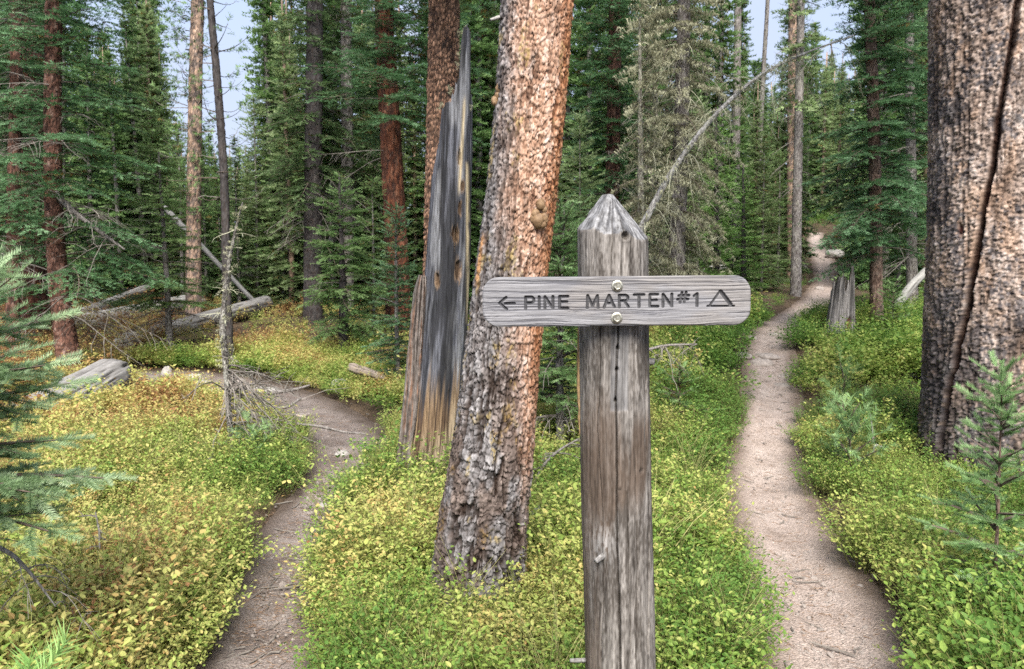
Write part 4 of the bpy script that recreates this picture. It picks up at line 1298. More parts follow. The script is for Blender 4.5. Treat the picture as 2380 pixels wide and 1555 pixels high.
rt, p_ = trunk_tree("lodgepole_pine", "straight pale orange pine trunk rising beside the dark curved one", [(450, 720, 36), (450, 540, 33), (452, 350, 31), (455, 150, 29), (460, 0, 28), (466, -500, 18)], 19, flaky(.05, .07, 330, .012, PINE, crack_d=.006, rref=.17))
add_crown(rt, CR['pine'], 0.4, 1.0)
rt, p_ = trunk_tree("dark_pine", "thin charcoal trunk curving up left of the tall spruces", [(530, 770, 22), (528, 700, 20), (526, 600, 19), (523, 450, 19), (514, 300, 18), (502, 150, 17), (487, 0, 15), (478, -300, 11), (474, -600, 6)], 13.5, flaky(.04, .09, 340, .008, DARK, rref=.08))
add_crown(rt, conifer(36, 9, 2.9, .8, NM_GREEN, kind='pinefar', whorl=.42, nb=3, rise=.1, droop=.5, upturn=1.4, shoot=.15, sp2=.25, spread2=.2, keep=.6, bare=.5, dead=.3, shape=.3, top_z=7.5), 0, 2.2, off=(-.12, 0))
rt, p_ = trunk_tree("spruce_sapling", "small sparse green spruce with thin dark stem above the fallen logs", [(394, 795, 16), (390, 700, 13), (382, 550, 10), (372, 420, 6), (368, 345, 3)], 15.0, flaky(.04, .06, 350, .006, GRAY, rref=.06), nu=20)
add_crown(rt, CR['spruce'], .05, .4, lean=(-.045, 0))
rt, p_ = trunk_tree("dark_spruce", "dark spruce with nearly black trunk behind the dense young spruce", [(728, 760, 44), (727, 590, 42), (728, 400, 40), (730, 200, 38), (733, 0, 35), (738, -500, 22)], 20, flaky(.06, .1, 360, .015, DARK, crack_d=.01, rref=.2))
add_crown(rt, CR['dark'], 1.4, .3)
rt, p_ = trunk_tree("grey_spruce", "grey spruce trunk between the black trunk and the red one", [(808, 760, 30), (808, 500, 28), (806, 250, 26), (804, 0, 24), (800, -500, 16)], 21, flaky(.05, .07, 370, .012, GRAY, rref=.17))
add_crown(rt, CR['dark'], 1.9, 2.7)
rt, p_ = trunk_tree("red_spruce", "tall spruce with rusty red furrowed trunk left of the snag", [(925, 720, 58), (922, 600, 54), (915, 450, 50), (907, 300, 48), (898, 150, 45), (890, 0, 42), (880, -400, 30), (872, -800, 16)], 17,
                   flaky(.055, .12, 380, .018, [(0.035, 0.015, 0.011), (0.13, 0.045, 0.025), (0.23, 0.085, 0.045), (0.30, 0.15, 0.095)], crack_d=.012, furrow=.015, rref=.24), nu=48)
add_crown(rt, conifer(37, 11, 4.0, 2.3, NM_BLUE, whorl=.40, nb=6, rise=.28, droop=.55, upturn=.5, shoot=.18, sp2=.165, spread2=.44, top_z=7.8, dead=.12, dead_below=4.5, gap=.1, shape=.6), 0, .2, lean=(.04, 0))
rt, p_ = trunk_tree("young_spruce", "dense dark green young spruce in front of the black trunk", [(800, 812, 26), (798, 700, 20), (793, 550, 10), (788, 405, 4)], 14.5, flaky(.04, .06, 390, .008, DARK, rref=.08), nu=20)
add_crown(rt, CR['dense'], .12, 1.4)
rt, p_ = trunk_tree("young_fir", "slim blue-green young fir just left of the snag", [(925, 890, 12), (922, 750, 10), (920, 600, 6), (920, 520, 3)], 11.5, flaky(.03, .05, 395, .005, GRAY, rref=.05), nu=16)
add_crown(rt, CR['young'], .05, 2.0)
rt, p_ = trunk_tree("scorched_pine", "straight pine with black fissures between orange plates, behind the snag", [(1010, 1010, 92), (1012, 900, 84), (1020, 700, 78), (1026, 400, 75), (1030, 200, 74), (1033, 0, 72), (1040, -400, 60), (1045, -900, 40)], 8.2,
                   flaky(.030, .055, 400, .010, BURNT, crack=(.020, .017, .016), crack_w=.42, crack_d=.012, furrow=.012, rref=.17), nu=96, nv=330, tmap=[(0, 0), (.85, .55), (1, 1)])
add_crown(rt, CR['far3'], 3.8, .9)

# --- right side
rt, p_ = trunk_tree("fir_tree", "dense dark fir with reddish trunk between the big pine and the lichen tree", [(1415, 720, 40), (1418, 600, 36), (1424, 400, 33), (1428, 200, 31), (1430, 0, 28), (1432, -500, 18)], 15.5, flaky(.05, .08, 410, .012, RED, rref=.15))
add_crown(rt, CR['hero'], .35, 4.0)
rt, p_ = trunk_tree("lichen_tree", "dying spruce draped in pale grey-green beard lichen behind the leaning trunk", [(1568, 700, 46), (1572, 600, 40), (1580, 400, 36), (1586, 200, 32), (1590, 0, 28), (1595, -400, 16)], 13.2, flaky(.045, .06, 420, .010, GRAY, rref=.14))
add_crown(rt, CR['lichen'], .3, .5)
twig_part(rt, dead_twigs(5, p_, 90, .9, M_TWIGL, r0=.011, down=.7, tmin=.05, tmax=.6))
rt, p_ = trunk_tree("lichen_tree", "slim lichen-hung spruce just left of the larger draped one", [(1492, 700, 20), (1490, 500, 16), (1488, 250, 10), (1487, 40, 4)], 12.4, flaky(.04, .06, 425, .008, LICHEN, rref=.08), nu=20)
add_crown(rt, conifer(41, 5.3, .6, .62, NM_LICH, kind='lichen', whorl=.24, nb=5, rise=.1, droop=1.0, upturn=.3, shoot=.15, sp2=.13, spread2=.36, dead=.25), 0, 1.)
rt, p_ = trunk_tree("grey_spruce", "slender grey trunk standing beside the far bend of the gravel trail", [(1850, 642, 24), (1852, 500, 21), (1856, 300, 19), (1860, 100, 17), (1862, -50, 15), (1865, -400, 8)], 21, flaky(.05, .06, 430, .012, GRAY, rref=.12))
add_crown(rt, conifer(42, 13, 2.6, .75, NM_PALE, kind='far', whorl=.5, nb=4, droop=.8, upturn=.3, shoot=.22, sp2=.22, dead=.45, dead_below=4.5, shape=.5), 0, .3)
rt, p_ = trunk_tree("lodgepole_pine", "pale orange-grey pine trunk behind the leaning dead tree's upper end", [(1842, 600, 26), (1842, 400, 25), (1843, 200, 24), (1845, 0, 22), (1848, -400, 14)], 27, flaky(.06, .09, 435, .014, PINE, rref=.18))
add_crown(rt, CR['pine'], 2.5, 3.0)
rt, p_ = trunk_tree("dead_pole", "thin bare grey leaning pole against the bright sky gap", [(1755, 560, 14), (1765, 350, 12), (1775, 150, 10), (1785, 0, 9), (1795, -300, 4)], 24, flaky(.05, .1, 437, .006, GRAY, rref=.08), nu=16)
rt, p_ = trunk_tree("dead_pole", "grey bare trunk behind the lichen trees, left of the leaning pole", [(1708, 600, 22), (1710, 350, 19), (1714, 100, 17), (1718, -300, 10)], 25, flaky(.05, .1, 438, .008, GRAY, rref=.1), nu=20)
rt, p_ = trunk_tree("fir_tree", "full blue-green fir with brown trunk behind the jagged stump", [(2036, 775, 34), (2037, 740, 29), (2036, 600, 27), (2034, 400, 26), (2028, 200, 25), (2020, 0, 23), (2012, -400, 14)], 12.6, flaky(.035, .05, 440, .010, BROWN, rref=.1), nu=48, nv=300)
add_crown(rt, CR['hero'], .45, .9)
rt, p_ = trunk_tree("fir_tree", "dark fir partly hidden between the blue-green fir and the massive pine", [(2120, 700, 24), (2118, 450, 22), (2115, 200, 20), (2112, -200, 14)], 16.5, flaky(.05, .07, 445, .010, GRAY, rref=.1))
add_crown(rt, CR['bluebig'], -.2, 2.6)
rt, p_ = trunk_tree("young_fir", "bright green young fir between the lichen trees and the trail", [(1665, 655, 16), (1665, 500, 12), (1664, 250, 5)], 17.5, flaky(.04, .06, 450, .006, DARK, rref=.08), nu=18)
add_crown(rt, CR['bush'], .1, .7).scale = (1.0, 1.0, 1.15)
rt, p_ = trunk_tree("young_fir", "smaller bright fir hanging over the trail's left bank", [(1728, 650, 12), (1728, 500, 9), (1727, 380, 4)], 16.5, flaky(.04, .06, 452, .006, DARK, rref=.06), nu=16)
add_crown(rt, CR['bush'], .05, 2.9).scale = (.75, .75, .8)
rt, p_ = trunk_tree("young_fir", "bright green fir tip showing between the big pine and the sign post", [(1303, 1040, 22), (1300, 860, 18), (1305, 640, 10), (1312, 478, 3)], 7.2, flaky(.03, .05, 455, .006, GRAY, rref=.05), nu=18)
add_crown(rt, conifer(43, 2.25, .35, .46, NM_SAP, whorl=.125, nb=7, rise=.40, droop=.45, upturn=.4, shoot=.085, sp2=.065, spread2=.46, dead_below=.45, shape=.38), 0, 1.)
twig_part(rt, dead_twigs(6, p_, 26, .45, M_TWIG, r0=.007, down=.7, tmin=.1, tmax=.55))

CR['pale'] = conifer(23, 5.2, .2, 1.0, NM_PALE, whorl=.26, nb=6, rise=.28, droop=.5, upturn=.5, shoot=.15, sp2=.14, spread2=.42, shape=.7)
CR['pale2'] = conifer(24, 4.2, .15, .95, NM_MID, whorl=.24, nb=5, rise=.25, droop=.55, upturn=.4, shoot=.15, sp2=.13, spread2=.40, shape=.65, gap=.08)
for k, (px, py, d, nm, sc_, lb) in enumerate([
        (232, 742, 24.5, 'pale', 1.35, "pale green young fir between the slender fir and the small spruce"),
        (318, 735, 25.5, 'pale2', 1.7, "soft green young fir just behind the small spruce's left side"),
        (425, 730, 24, 'pale2', 1.3, "soft green young fir at the foot of the pale orange pine"),
        (600, 722, 25, 'pale', 1.25, "pale young fir under the sky gap, right of the curved dark trunk"),
        (660, 725, 24, 'pale2', 1.2, "soft green young fir left of the black trunk"),
        (868, 735, 16.2, 'pale2', .8, "soft green young fir between the grey and the red trunks"),
        (1345, 742, 13.2, 'pale', .72, "pale green young fir close behind the post's left side"),
        (1618, 640, 20.0, 'pale', .95, "pale green young fir behind the lichen tree's right side"),
        (1768, 628, 22.5, 'pale', .85, "pale green young fir on the bank left of the slender grey trunk"),
        (1805, 622, 25.5, 'pale2', 1.0, "soft green young fir just left of the slender grey trunk"),
        (2085, 690, 18.0, 'pale2', .95, "soft green young fir behind the blue-green fir")]):
    x = (px - 1190) / FPX * d
    root = empty("young_fir", Vector((x, d, gz(x, d))), lb, "tree", "young firs in the clearing")
    H = (5.2 if nm == 'pale' else 4.2)
    link("trunk", tube("trunk", [[0, 0, -.1, .055], [0.02, 0, H * .5, .03], [0, 0, H * .97, .006]], 12, 60, flaky(.04, .06, 456 + k, .006, GRAY, rref=.05), M_BARK), root)
    add_crown(root, CR[nm], 0, k * 1.3)
    root.scale = (sc_, sc_, sc_)

# --- leaning dead tree
rows = [(1335, 905, 18, 11.2), (1400, 735, 18, 11.1), (1450, 615, 17, 11), (1490, 530, 16, 10.9), (1560, 400, 13.5, 10.8), (1640, 290, 11, 10.7), (1740, 190, 8, 10.6), (1850, 130, 5, 10.5), (1930, 102, 3.5, 10.4), (1985, 82, 2, 10.4)]
pts = gline(rows, 11)
base = Vector(pts[0][:3]); base.z = gz(base.x, base.y)
if pts[0][2] > base.z: pts[0][2] = base.z - .05
rt = empty("leaning_dead_tree", base, "bare silvery dead tree leaning far over to the right above the sign", "tree")
under(rt, "trunk", tube("trunk", pts, 24, 300, flaky(.03, .05, 460, .004, [(.24, .23, .22), (.40, .39, .38), (.56, .55, .53), (.42, .41, .37)], crack_d=.002, rref=.06), M_BARK, dense=.8))
twig_part(rt, dead_twigs(7, pts, 60, .60, M_TWIGL, r0=.007, down=.9, tmin=.3, tmax=.98, sub=7))
under(rt, "lichen", lichen_tufts(8, pts, 70, .16, .35, .9))["kind"] = "stuff"

# --- dead lichen sapling
rows = [(542, 1105, 15), (540, 1040, 14), (533, 980, 13), (527, 870, 14), (520, 800, 13), (517, 755, 15), (521, 700, 10), (527, 640, 8), (536, 590, 7), (548, 530, 5), (564, 470, 2)]
pts = ground_base(gline(rows, 7.0), .05)
base = Vector(pts[0][:3]); base.z = gz(base.x, base.y)
rt = empty("dead_sapling", base, "lichen-crusted dead sapling with bare twigs beside the dirt trail", "sapling")
under(rt, "trunk", tube("trunk", pts, 40, 320, flaky(.018, .022, 470, .006, [(.07, .062, .055), (.16, .148, .135), (.28, .27, .245), (.46, .46, .40)], crack_d=.004, rref=.04), M_BARK, dense=.8))
twig_part(rt, dead_twigs(9, pts, 60, .60, M_TWIG, r0=.009, down=.55, tmin=.02, tmax=.42, side=-.2, sub=8))
twig_part(rt, dead_twigs(10, pts, 18, .16, M_TWIGL, r0=.005, down=.3, tmin=.3, tmax=.97))
under(rt, "lichen", lichen_tufts(11, pts, 110, .055, .40, 1.0))["kind"] = "stuff"

# --- jagged stump on the right
def build_stump():
    d0 = 12.3
    base = P(1955, 768, d0); base.z = gz(base.x, base.y)
    root = empty("tree_stump", base, "jagged grey weathered stump with tall splinters beside the gravel trail", "stump")
    nu, nv = 120, 90
    th = np.linspace(-math.pi, math.pi, nu, endpoint=False)
    sx = np.sin(th)
    yt = np.interp(sx, [-1, -.8, -.62, -.45, -.2, 0, .12, .25, .45, .6, .72, .85, 1], [655, 636, 645, 632, 668, 650, 662, 636, 616, 620, 690, 688, 705])
    yt = yt + 34 * np.abs(vn(th * 8, th * 0, None, 3) - .5) + np.where(np.cos(th) < 0, 22, 0)
    vv = np.linspace(0, 1, nv)
    PY = 790 + (yt[None] - 790) * vv[:, None]
    TH = np.repeat(th[None], nv, 0)
    cx = np.interp(PY, [610, 768], [1962, 1954]); w = np.interp(PY, [610, 700, 768, 790], [46, 54, 66, 74])
    rad = w / 2 / PXM(d0)
    z = CAM_Z + d0 * ((777.5 - PY) / FPX - math.tan(PITCH)); z[0] = base.z - .1
    fl = fbm(TH * 9, z * 1.2, None, 480, 5) * .7 + fbm(TH * 2.2, z * .7, None, 482, 3) * .3
    d = .035 * (fl - .5) + .02 * (fbm(TH * 20, z * 4, None, 481, 2) - .5)
    px = cx + w / 2 * np.sin(TH)
    hole = np.where(np.cos(TH) > 0, 1 - ss(.6, 1.1, np.hypot((px - 1963) / 7, (PY - 752) / 18)), 0)
    rr = rad + d - .05 * hole
    X = (cx - 1190) / FPX * d0 + rr * np.sin(TH); Y = d0 - rr * np.cos(TH)
    col = lerp((.05, .047, .045), (.26, .245, .235), ss(.34, .66, fl))
    col = lerp(col, (.13, .06, .03), hole)
    V = np.stack([X, Y, z], -1)
    c0 = np.stack([(cx[-1] - 1190) / FPX * d0, np.full(nu, d0), z[-1]], -1)
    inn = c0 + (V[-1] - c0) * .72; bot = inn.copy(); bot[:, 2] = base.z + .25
    VV = np.concatenate([V.reshape(-1, 3), inn, bot])
    i = np.arange(nu * (nv + 2)).reshape(nv + 2, nu); j = np.roll(i, -1, 1)
    F = np.stack([i[:-1], j[:-1], j[1:], i[1:]], -1).reshape(-1, 4)
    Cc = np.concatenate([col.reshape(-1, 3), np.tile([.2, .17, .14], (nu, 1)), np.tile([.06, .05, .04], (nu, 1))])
    under(root, "trunk", mesh_np("trunk", VV, F, M_WOOD, attrs={"Col": Cc}))
build_stump()

# ------------------------------------------------------------------ fallen logs
def log(label, a, b, wa, wb, sd, cols=None, rough_end=True, nu=40, nv=160, bow=0.0, name="fallen_log", lift=0.0, group=None, stubs=0):
    """a, b: (px, py, depth) of the axis ends; wa, wb widths in picture pixels"""
    A, B = P(*a), P(*b)
    ra, rb = wa / 2 / PXM(a[2]), wb / 2 / PXM(b[2])
    pts = []
    for k in np.linspace(0, 1, 9):
        p = A.lerp(B, k); r_ = ra + (rb - ra) * k
        pts.append([p.x, p.y, p.z + lift + bow * math.sin(k * math.pi) + .02 * (random.random() - .5), r_])
    cols = cols or [(.08, .074, .07), (.21, .20, .192), (.34, .328, .318), (.44, .428, .418)]
    def fn(th, s, r, L):
        rr = float(np.mean(r))
        fl = fbm(th * 5.0, s * .9 / max(rr, .1) * .25, None, sd, 4)
        fi = fbm(th * 26, s * 2.2, None, sd + 1, 4)
        d = rr * (.13 * (fbm(th * 1.5, s * .8, None, sd + 2, 3) - .5) + .10 * (fl - .5) + .03 * (fi - .5))
        ck = 1 - ss(0, .045, np.abs(fbm(th * 5.5, s * .45, None, sd + 3, 4) - .5))
        d = d - rr * .09 * ck
        e = np.minimum(s, L - s)
        d = d - r * .5 * (1 - ss(0, rr * (.5 + .8 * 1), e + rr * 1.2 * (fbm(th * 2.5, s * 0, None, sd + 4, 3) - .25)))
        col = pal(np.clip(.6 * fl + .5 * fi - .05, 0, 1), cols)
        col = lerp(col, (.035, .03, .027), ck * .85)
        return d, col
    me = tube("log", pts, nu, nv, fn, M_LOG, front=(0, 0, 1), dense=.7)
    base = Vector((A + B) / 2); base.z = gz(base.x, base.y)
    root = empty(name, base, label, "log", group)
    under(root, "trunk", me)
    if stubs: twig_part(root, dead_twigs(sd, pts, stubs, ra * 1.6, M_TWIG, r0=ra * .10, down=-.2, sub=1, tmin=.1, tmax=.95))
    return root
log("thick silver-grey log lying at left with a split open end, behind the fir boughs", (-30, 1040, 9.3), (283, 868, 11.6), 118, 84, 500, nu=90, nv=320, lift=.06, stubs=4)
log("dark-undersided fallen log with a hollow black end under the small spruce", (275, 803, 15.6), (625, 702, 22), 48, 33, 510, lift=.0, stubs=14)
log("pale weathered slab log lying behind the small spruce", (120, 765, 18.5), (470, 695, 23), 46, 32, 520, stubs=10, cols=[(.30, .28, .26), (.48, .46, .43), (.60, .58, .55)])
log("thin pale log crossing above the weathered slab log", (190, 730, 20), (420, 640, 26), 26, 18, 530)
log("distant bleached log glimpsed between the dark trunks", (560, 640, 25), (900, 585, 30), 34, 24, 540, cols=[(.42, .40, .38), (.58, .56, .53), (.66, .64, .6)])
log("white broken pole slanting behind the small spruce's right side", (380, 480, 21.5), (615, 726, 23), 13, 9, 552, nu=18, nv=60, cols=[(.3, .3, .3), (.5, .49, .48)])
log("weathered chunk of log in the shrubs below the slim blue-green fir", (812, 852, 11.4), (895, 880, 11.2), 24, 17, 560, nu=24, nv=80, cols=[(.18, .14, .11), (.36, .29, .24), (.46, .40, .35)])
log("curved grey dead trunk leaning beside the massive pine", (2075, 722, 14.4), (2175, 610, 14.8), 22, 17, 570, nu=24, nv=120, cols=[(.16, .15, .14), (.33, .32, .30), (.50, .50, .44)], bow=.06)
log("pale plank-like log lying in shrubs left of the massive pine", (2098, 738, 13.6), (2190, 742, 13.4), 13, 12, 580, nu=18, nv=60)
log("bleached log lying in the shade behind the sign board's right end", (1590, 636, 19), (1690, 618, 20), 16, 12, 590, nu=18, nv=60, cols=[(.45, .42, .4), (.6, .57, .54)])
log("small silver stick leaning in the shrubs between pine and post", (1228, 1215, 4.9), (1253, 1178, 5.1), 28, 10, 595, nu=24, nv=60, cols=[(.4, .39, .38), (.6, .59, .58)], name="broken_branch")

# ------------------------------------------------------------------ rocks
def rock(label, px, py, w, h, sd, group=None, flat=.6, mat=None, depth=None):
    g = G(px, py)
    r_ = w / 2 / PXM(g.y)
    hz = h / 2 / PXM(g.y)
    n = 18
    th, ph = np.meshgrid(np.linspace(0, 2 * math.pi, 2 * n, endpoint=False), np.linspace(0.03, math.pi - .03, n))
    x, y, z = np.sin(ph) * np.cos(th), np.sin(ph) * np.sin(th), np.cos(ph)
    k = .70 + .6 * fbm(x * 1.3 + sd, y * 1.3, z * 1.3, sd, 4)
    f1 = np.round(k * 6) / 6 * .35 + k * .65
    V = np.stack([x * f1 * r_, y * f1 * r_ * .8, z * f1 * hz * 1.2], -1).reshape(-1, 3)
    i = np.arange(n * 2 * n).reshape(n, 2 * n); j = np.roll(i, -1, 1)
    F = np.stack([i[:-1], i[1:], j[1:], j[:-1]], -1).reshape(-1, 4)
    o = link("rock", mesh_np("rock", V, F, mat or M_ROCK))
    o.location = (g.x, g.y, gz(g.x, g.y) + hz * .25)
    o.rotation_euler = (0, 0, random.uniform(0, 6))
    tag(o, label, "rock", group)
rock("grey lichen-flecked boulder in shrubs below the thick silver log", 305, 975, 62, 40, 600)
rock("flat pale rock on the edge of the dirt trail's bend", 795, 1046, 42, 22, 601)
rock("low grey rock beside the trail behind the dead sapling", 452, 872, 40, 20, 602)
rock("broad flat rock across the dirt trail right of the dead sapling", 612, 905, 90, 22, 603)
rock("upright grey rock half buried in shrubs right of the dirt trail", 790, 908, 50, 40, 604)
rock("small angular rock at the foot of the shrubs by the log end", 388, 865, 24, 34, 605)
rock("triangular stone poking into the dirt trail from the shrubs", 752, 1162, 30, 18, 606)
for k, (px, py, w, h, lb) in enumerate([
        (1768, 838, 58, 22, "largest flat stone laid across the gravel trail"), (1782, 822, 64, 16, "long stone on the uphill edge of the trail step"),
        (1728, 828, 44, 20, "left-hand stone of the trail step"), (1822, 868, 34, 14, "small stone on the right edge below the trail step"),
        (1820, 888, 46, 12, "flat stone sunk in the right edge of the gravel trail"), (1745, 782, 40, 16, "stone on the left edge where the trail bends"),
        (1800, 772, 36, 12, "stone on the trail above the step"), (1852, 750, 30, 12, "stone near the stump on the trail's right edge"),
        (1875, 722, 26, 10, "stone in the trail where it narrows by the stump"), (1905, 672, 26, 14, "pale stone blocking the far trail"),
        (1860, 630, 34, 22, "rounded rock at the foot of the slender grey trunk"), (1940, 598, 56, 26, "mossy boulder right of the far trail"),
        (2038, 862, 46, 30, "grey rock sunk in shrubs right of the gravel trail"), (2120, 878, 26, 24, "small pale rock near the massive pine")]):
    rock(lb, px, py, w, h, 620 + k, "stones along the gravel trail", mat=M_ROCKP if k < 10 else M_ROCK)

# ------------------------------------------------------------------ young conifers near the camera
def sapling(name, label, px, d, me, trunk_h, r0, rot=0, top_px=None):
    x = (px - 1190) / FPX * d
    base = Vector((x, d, gz(x, d)))
    root = empty(name, base, label, "sapling")
    link("trunk", tube("trunk", [[0, 0, -.05, r0], [0.005, 0, trunk_h * .4, r0 * .7], [0, 0, trunk_h * .8, r0 * .35], [0, 0, trunk_h, r0 * .15]], 14, 60, flaky(.015, .02, 700, .0015, BROWN, rref=.02), M_BARK), root)
    add_crown(root, me, 0, rot)
    return root
sapling("fir_sapling", "silvery blue-green fir boughs reaching in from the left edge", -172, 2.75, conifer(51, 1.72, .88, .50, NM_NEAR, kind='near', whorl=.115, nb=8, rise=.40, droop=.40, upturn=.4, shoot=.095, sp2=.07, spread2=.50, shape=.45, sector=(0.0, 1.5), dead_below=.85), 1.7, .022, 0)
sapling("fir_sapling", "bright green fir sapling with a tall leader in front of the massive pine", 2338, 3.7, conifer(52, 1.24, .15, .34, NM_SAP, kind='near', whorl=.14, nb=5, rise=.45, droop=.25, upturn=.3, shoot=.085, sp2=.085, spread2=.44, shape=1.1), 1.21, .012, .5)
sapling("pine_seedling", "tuft of bright pine needles in the bottom left corner", -8, 2.0, conifer(53, .56, .2, .16, NM_BRIGHT, kind='pine', whorl=.12, nb=4, rise=.9, droop=.1, upturn=.1, shoot=.13, sp2=.10, spread2=.3), .52, .008)
sapling("pine_seedling", "small pine seedling standing in shrubs right of the gravel trail", 1985, 6.2, conifer(54, .62, .1, .20, NM_SAP, kind='pine', whorl=.10, nb=4, rise=.9, droop=.1, upturn=.1, shoot=.12, sp2=.09, spread2=.3), .6, .008)
sapling("pine_seedling", "pine seedling tip with long needles further up the right bank", 1965, 7.6, conifer(55, .62, .22, .14, NM_GREEN, kind='pine', whorl=.14, nb=3, rise=1.0, droop=.1, upturn=.1, shoot=.12, sp2=.10, spread2=.3), .6, .006)
sapling("fir_seedling", "dark little fir seedling right of the post, under the board", 1582, 7.5, conifer(56, .78, .1, .30, NM_GREEN, whorl=.14, nb=5, rise=.4, droop=.3, upturn=.3, shoot=.09, sp2=.07), .75, .012)
sapling("pine_seedling", "bluish seedling at the foot of the dead sapling", 575, 6.7, conifer(57, .34, .08, .14, NM_SAP, kind='pine', whorl=.09, nb=4, rise=.9, droop=.1, upturn=.1, shoot=.12, sp2=.08, spread2=.3), .3, .006)
sapling("fir_seedling", "thin fir seedling by the foot of the blue-green fir's trunk", 2075, 12.0, conifer(58, .75, .05, .32, NM_GREEN, whorl=.13, nb=5, rise=.4, droop=.3, upturn=.3, shoot=.10, sp2=.09), .7, .012)

# bare dead boughs
def bare_branch(label, rows, d, n, ln, sd, mat=M_TWIG, down=.3, r0=.0055, side=None, sub=6):
    pts = gline(rows, d)
    base = Vector(pts[0][:3])
    root = empty("dead_branch", base, label, "branch")
    under(root, "limb", tube("limb", pts, 12, 60, lambda th, s, r, L: (.12 * r * (fbm(th * 2, s * 30, None, sd, 2) - .5), lerp((.13, .11, .10), (.36, .34, .32), fbm(th * 2, s * 25, None, sd + 1, 3))), M_WOOD, front=(0.1, .2, 1)))
    twig_part(root, dead_twigs(sd, pts, n, ln, mat, r0=r0, down=down, side=side, sub=sub))
bare_branch("crooked dead limb slanting down from the slender fir's trunk", [(128, 448, 15), (165, 488, 12), (210, 522, 10), (250, 552, 8), (290, 580, 4)], 12.45, 26, .7, 70, down=.5, r0=.007)
bare_branch("bare drooping twigs hanging over shrubs at the lower left edge", [(-60, 1255, 14), (20, 1280, 11), (70, 1330, 8), (130, 1410, 3)], 2.9, 16, .22, 71, down=.8, r0=.003)
bare_branch("forked bare twig arching out between the pine and the post", [(1240, 1130, 8), (1262, 1080, 7), (1300, 1045, 6), (1345, 1020, 4)], 5.6, 12, .18, 72)
bare_branch("bare grey twig reaching right from behind the post", [(1495, 815, 7), (1550, 802, 6), (1620, 800, 3)], 6.5, 16, .25, 73, down=.6)
bare_branch("small upright forked dead twig in the yellow shrubs at left", [(232, 1275, 4), (230, 1230, 4), (222, 1190, 3)], 3.9, 5, .08, 74)
bare_branch("tiny bleached twig standing in shrubs near the massive pine", [(2032, 1060, 5), (2028, 1000, 4), (2022, 960, 3)], 6.4, 4, .10, 75, mat=M_SILVER)
bare_branch("dead root bent across the dirt trail near the bend", [(640, 950, 8), (672, 945, 8), (700, 925, 5)], 9.2, 3, .15, 76)

bare_branch("flat root crossing the dirt trail just past the dead sapling", [(560, 905, 9), (620, 915, 10), (690, 905, 7), (720, 895, 4)], 10.2, 2, .12, 77)
bare_branch("thin root along the left edge of the dirt trail bend", [(690, 985, 6), (740, 990, 7), (800, 1005, 5), (850, 1008, 3)], 8.1, 2, .10, 78)
rock("small rounded stone in the dirt trail near the bend's left side", 560, 882, 26, 14, 640, mat=M_ROCKP)
rock("half-buried stone in the middle of the dirt trail bend", 700, 958, 34, 14, 641, mat=M_ROCKP)
rock("pale stone at the far left of the dirt trail bend", 470, 884, 34, 16, 642)
# ------------------------------------------------------------------ scatter helper
def scatter(name, label, cat, pts, rot, scl, idx, meshes):
    me = bpy.data.meshes.new(name)
    me.vertices.add(len(pts)); me.vertices.foreach_set("co", np.asarray(pts, np.float32).ravel())
    a = me.attributes.new("rot", 'FLOAT_VECTOR', 'POINT'); a.data.foreach_set("vector", np.asarray(rot, np.float32).ravel())
    a = me.attributes.new("scl", 'FLOAT', 'POINT'); a.data.foreach_set("value", np.asarray(scl, np.float32))
    a = me.attributes.new("idx", 'INT', 'POINT'); a.data.foreach_set("value", np.asarray(idx, np.int32))
    me.update()
    o = link(name, me)
    tag(o, label, cat, kind="stuff")
    col = bpy.data.collections.new(name + "_pieces")
    for k, m in enumerate(meshes):
        col.objects.link(bpy.data.objects.new("%s_piece_%02d" % (name, k), m))
    ng = bpy.data.node_groups.new(name, 'GeometryNodeTree')
    ng.interface.new_socket("Geometry", in_out='INPUT', socket_type='NodeSocketGeometry')
    ng.interface.new_socket("Geometry", in_out='OUTPUT', socket_type='NodeSocketGeometry')
    gi, go = ng.nodes.new("NodeGroupInput"), ng.nodes.new("NodeGroupOutput")
    ci = ng.nodes.new("GeometryNodeCollectionInfo")
    ci.inputs["Collection"].default_value = col
    ci.inputs["Separate Children"].default_value = True
    ci.inputs["Reset Children"].default_value = True
    ip = ng.nodes.new("GeometryNodeInstanceOnPoints")
    ip.inputs["Pick Instance"].default_value = True
    ng.links.new(gi.outputs[0], ip.inputs["Points"]); ng.links.new(ci.outputs[0], ip.inputs["Instance"])
    for nm, ty, so in (("rot", 'FLOAT_VECTOR', "Rotation"), ("scl", 'FLOAT', "Scale"), ("idx", 'INT', "Instance Index")):
        n = ng.nodes.new("GeometryNodeInputNamedAttribute"); n.data_type = ty; n.inputs["Name"].default_value = nm
        ng.links.new(n.outputs["Attribute"], ip.inputs[so])
    ng.links.new(ip.outputs[0], go.inputs[0])
    md = o.modifiers.new("scatter", 'NODES'); md.node_group = ng
    return o

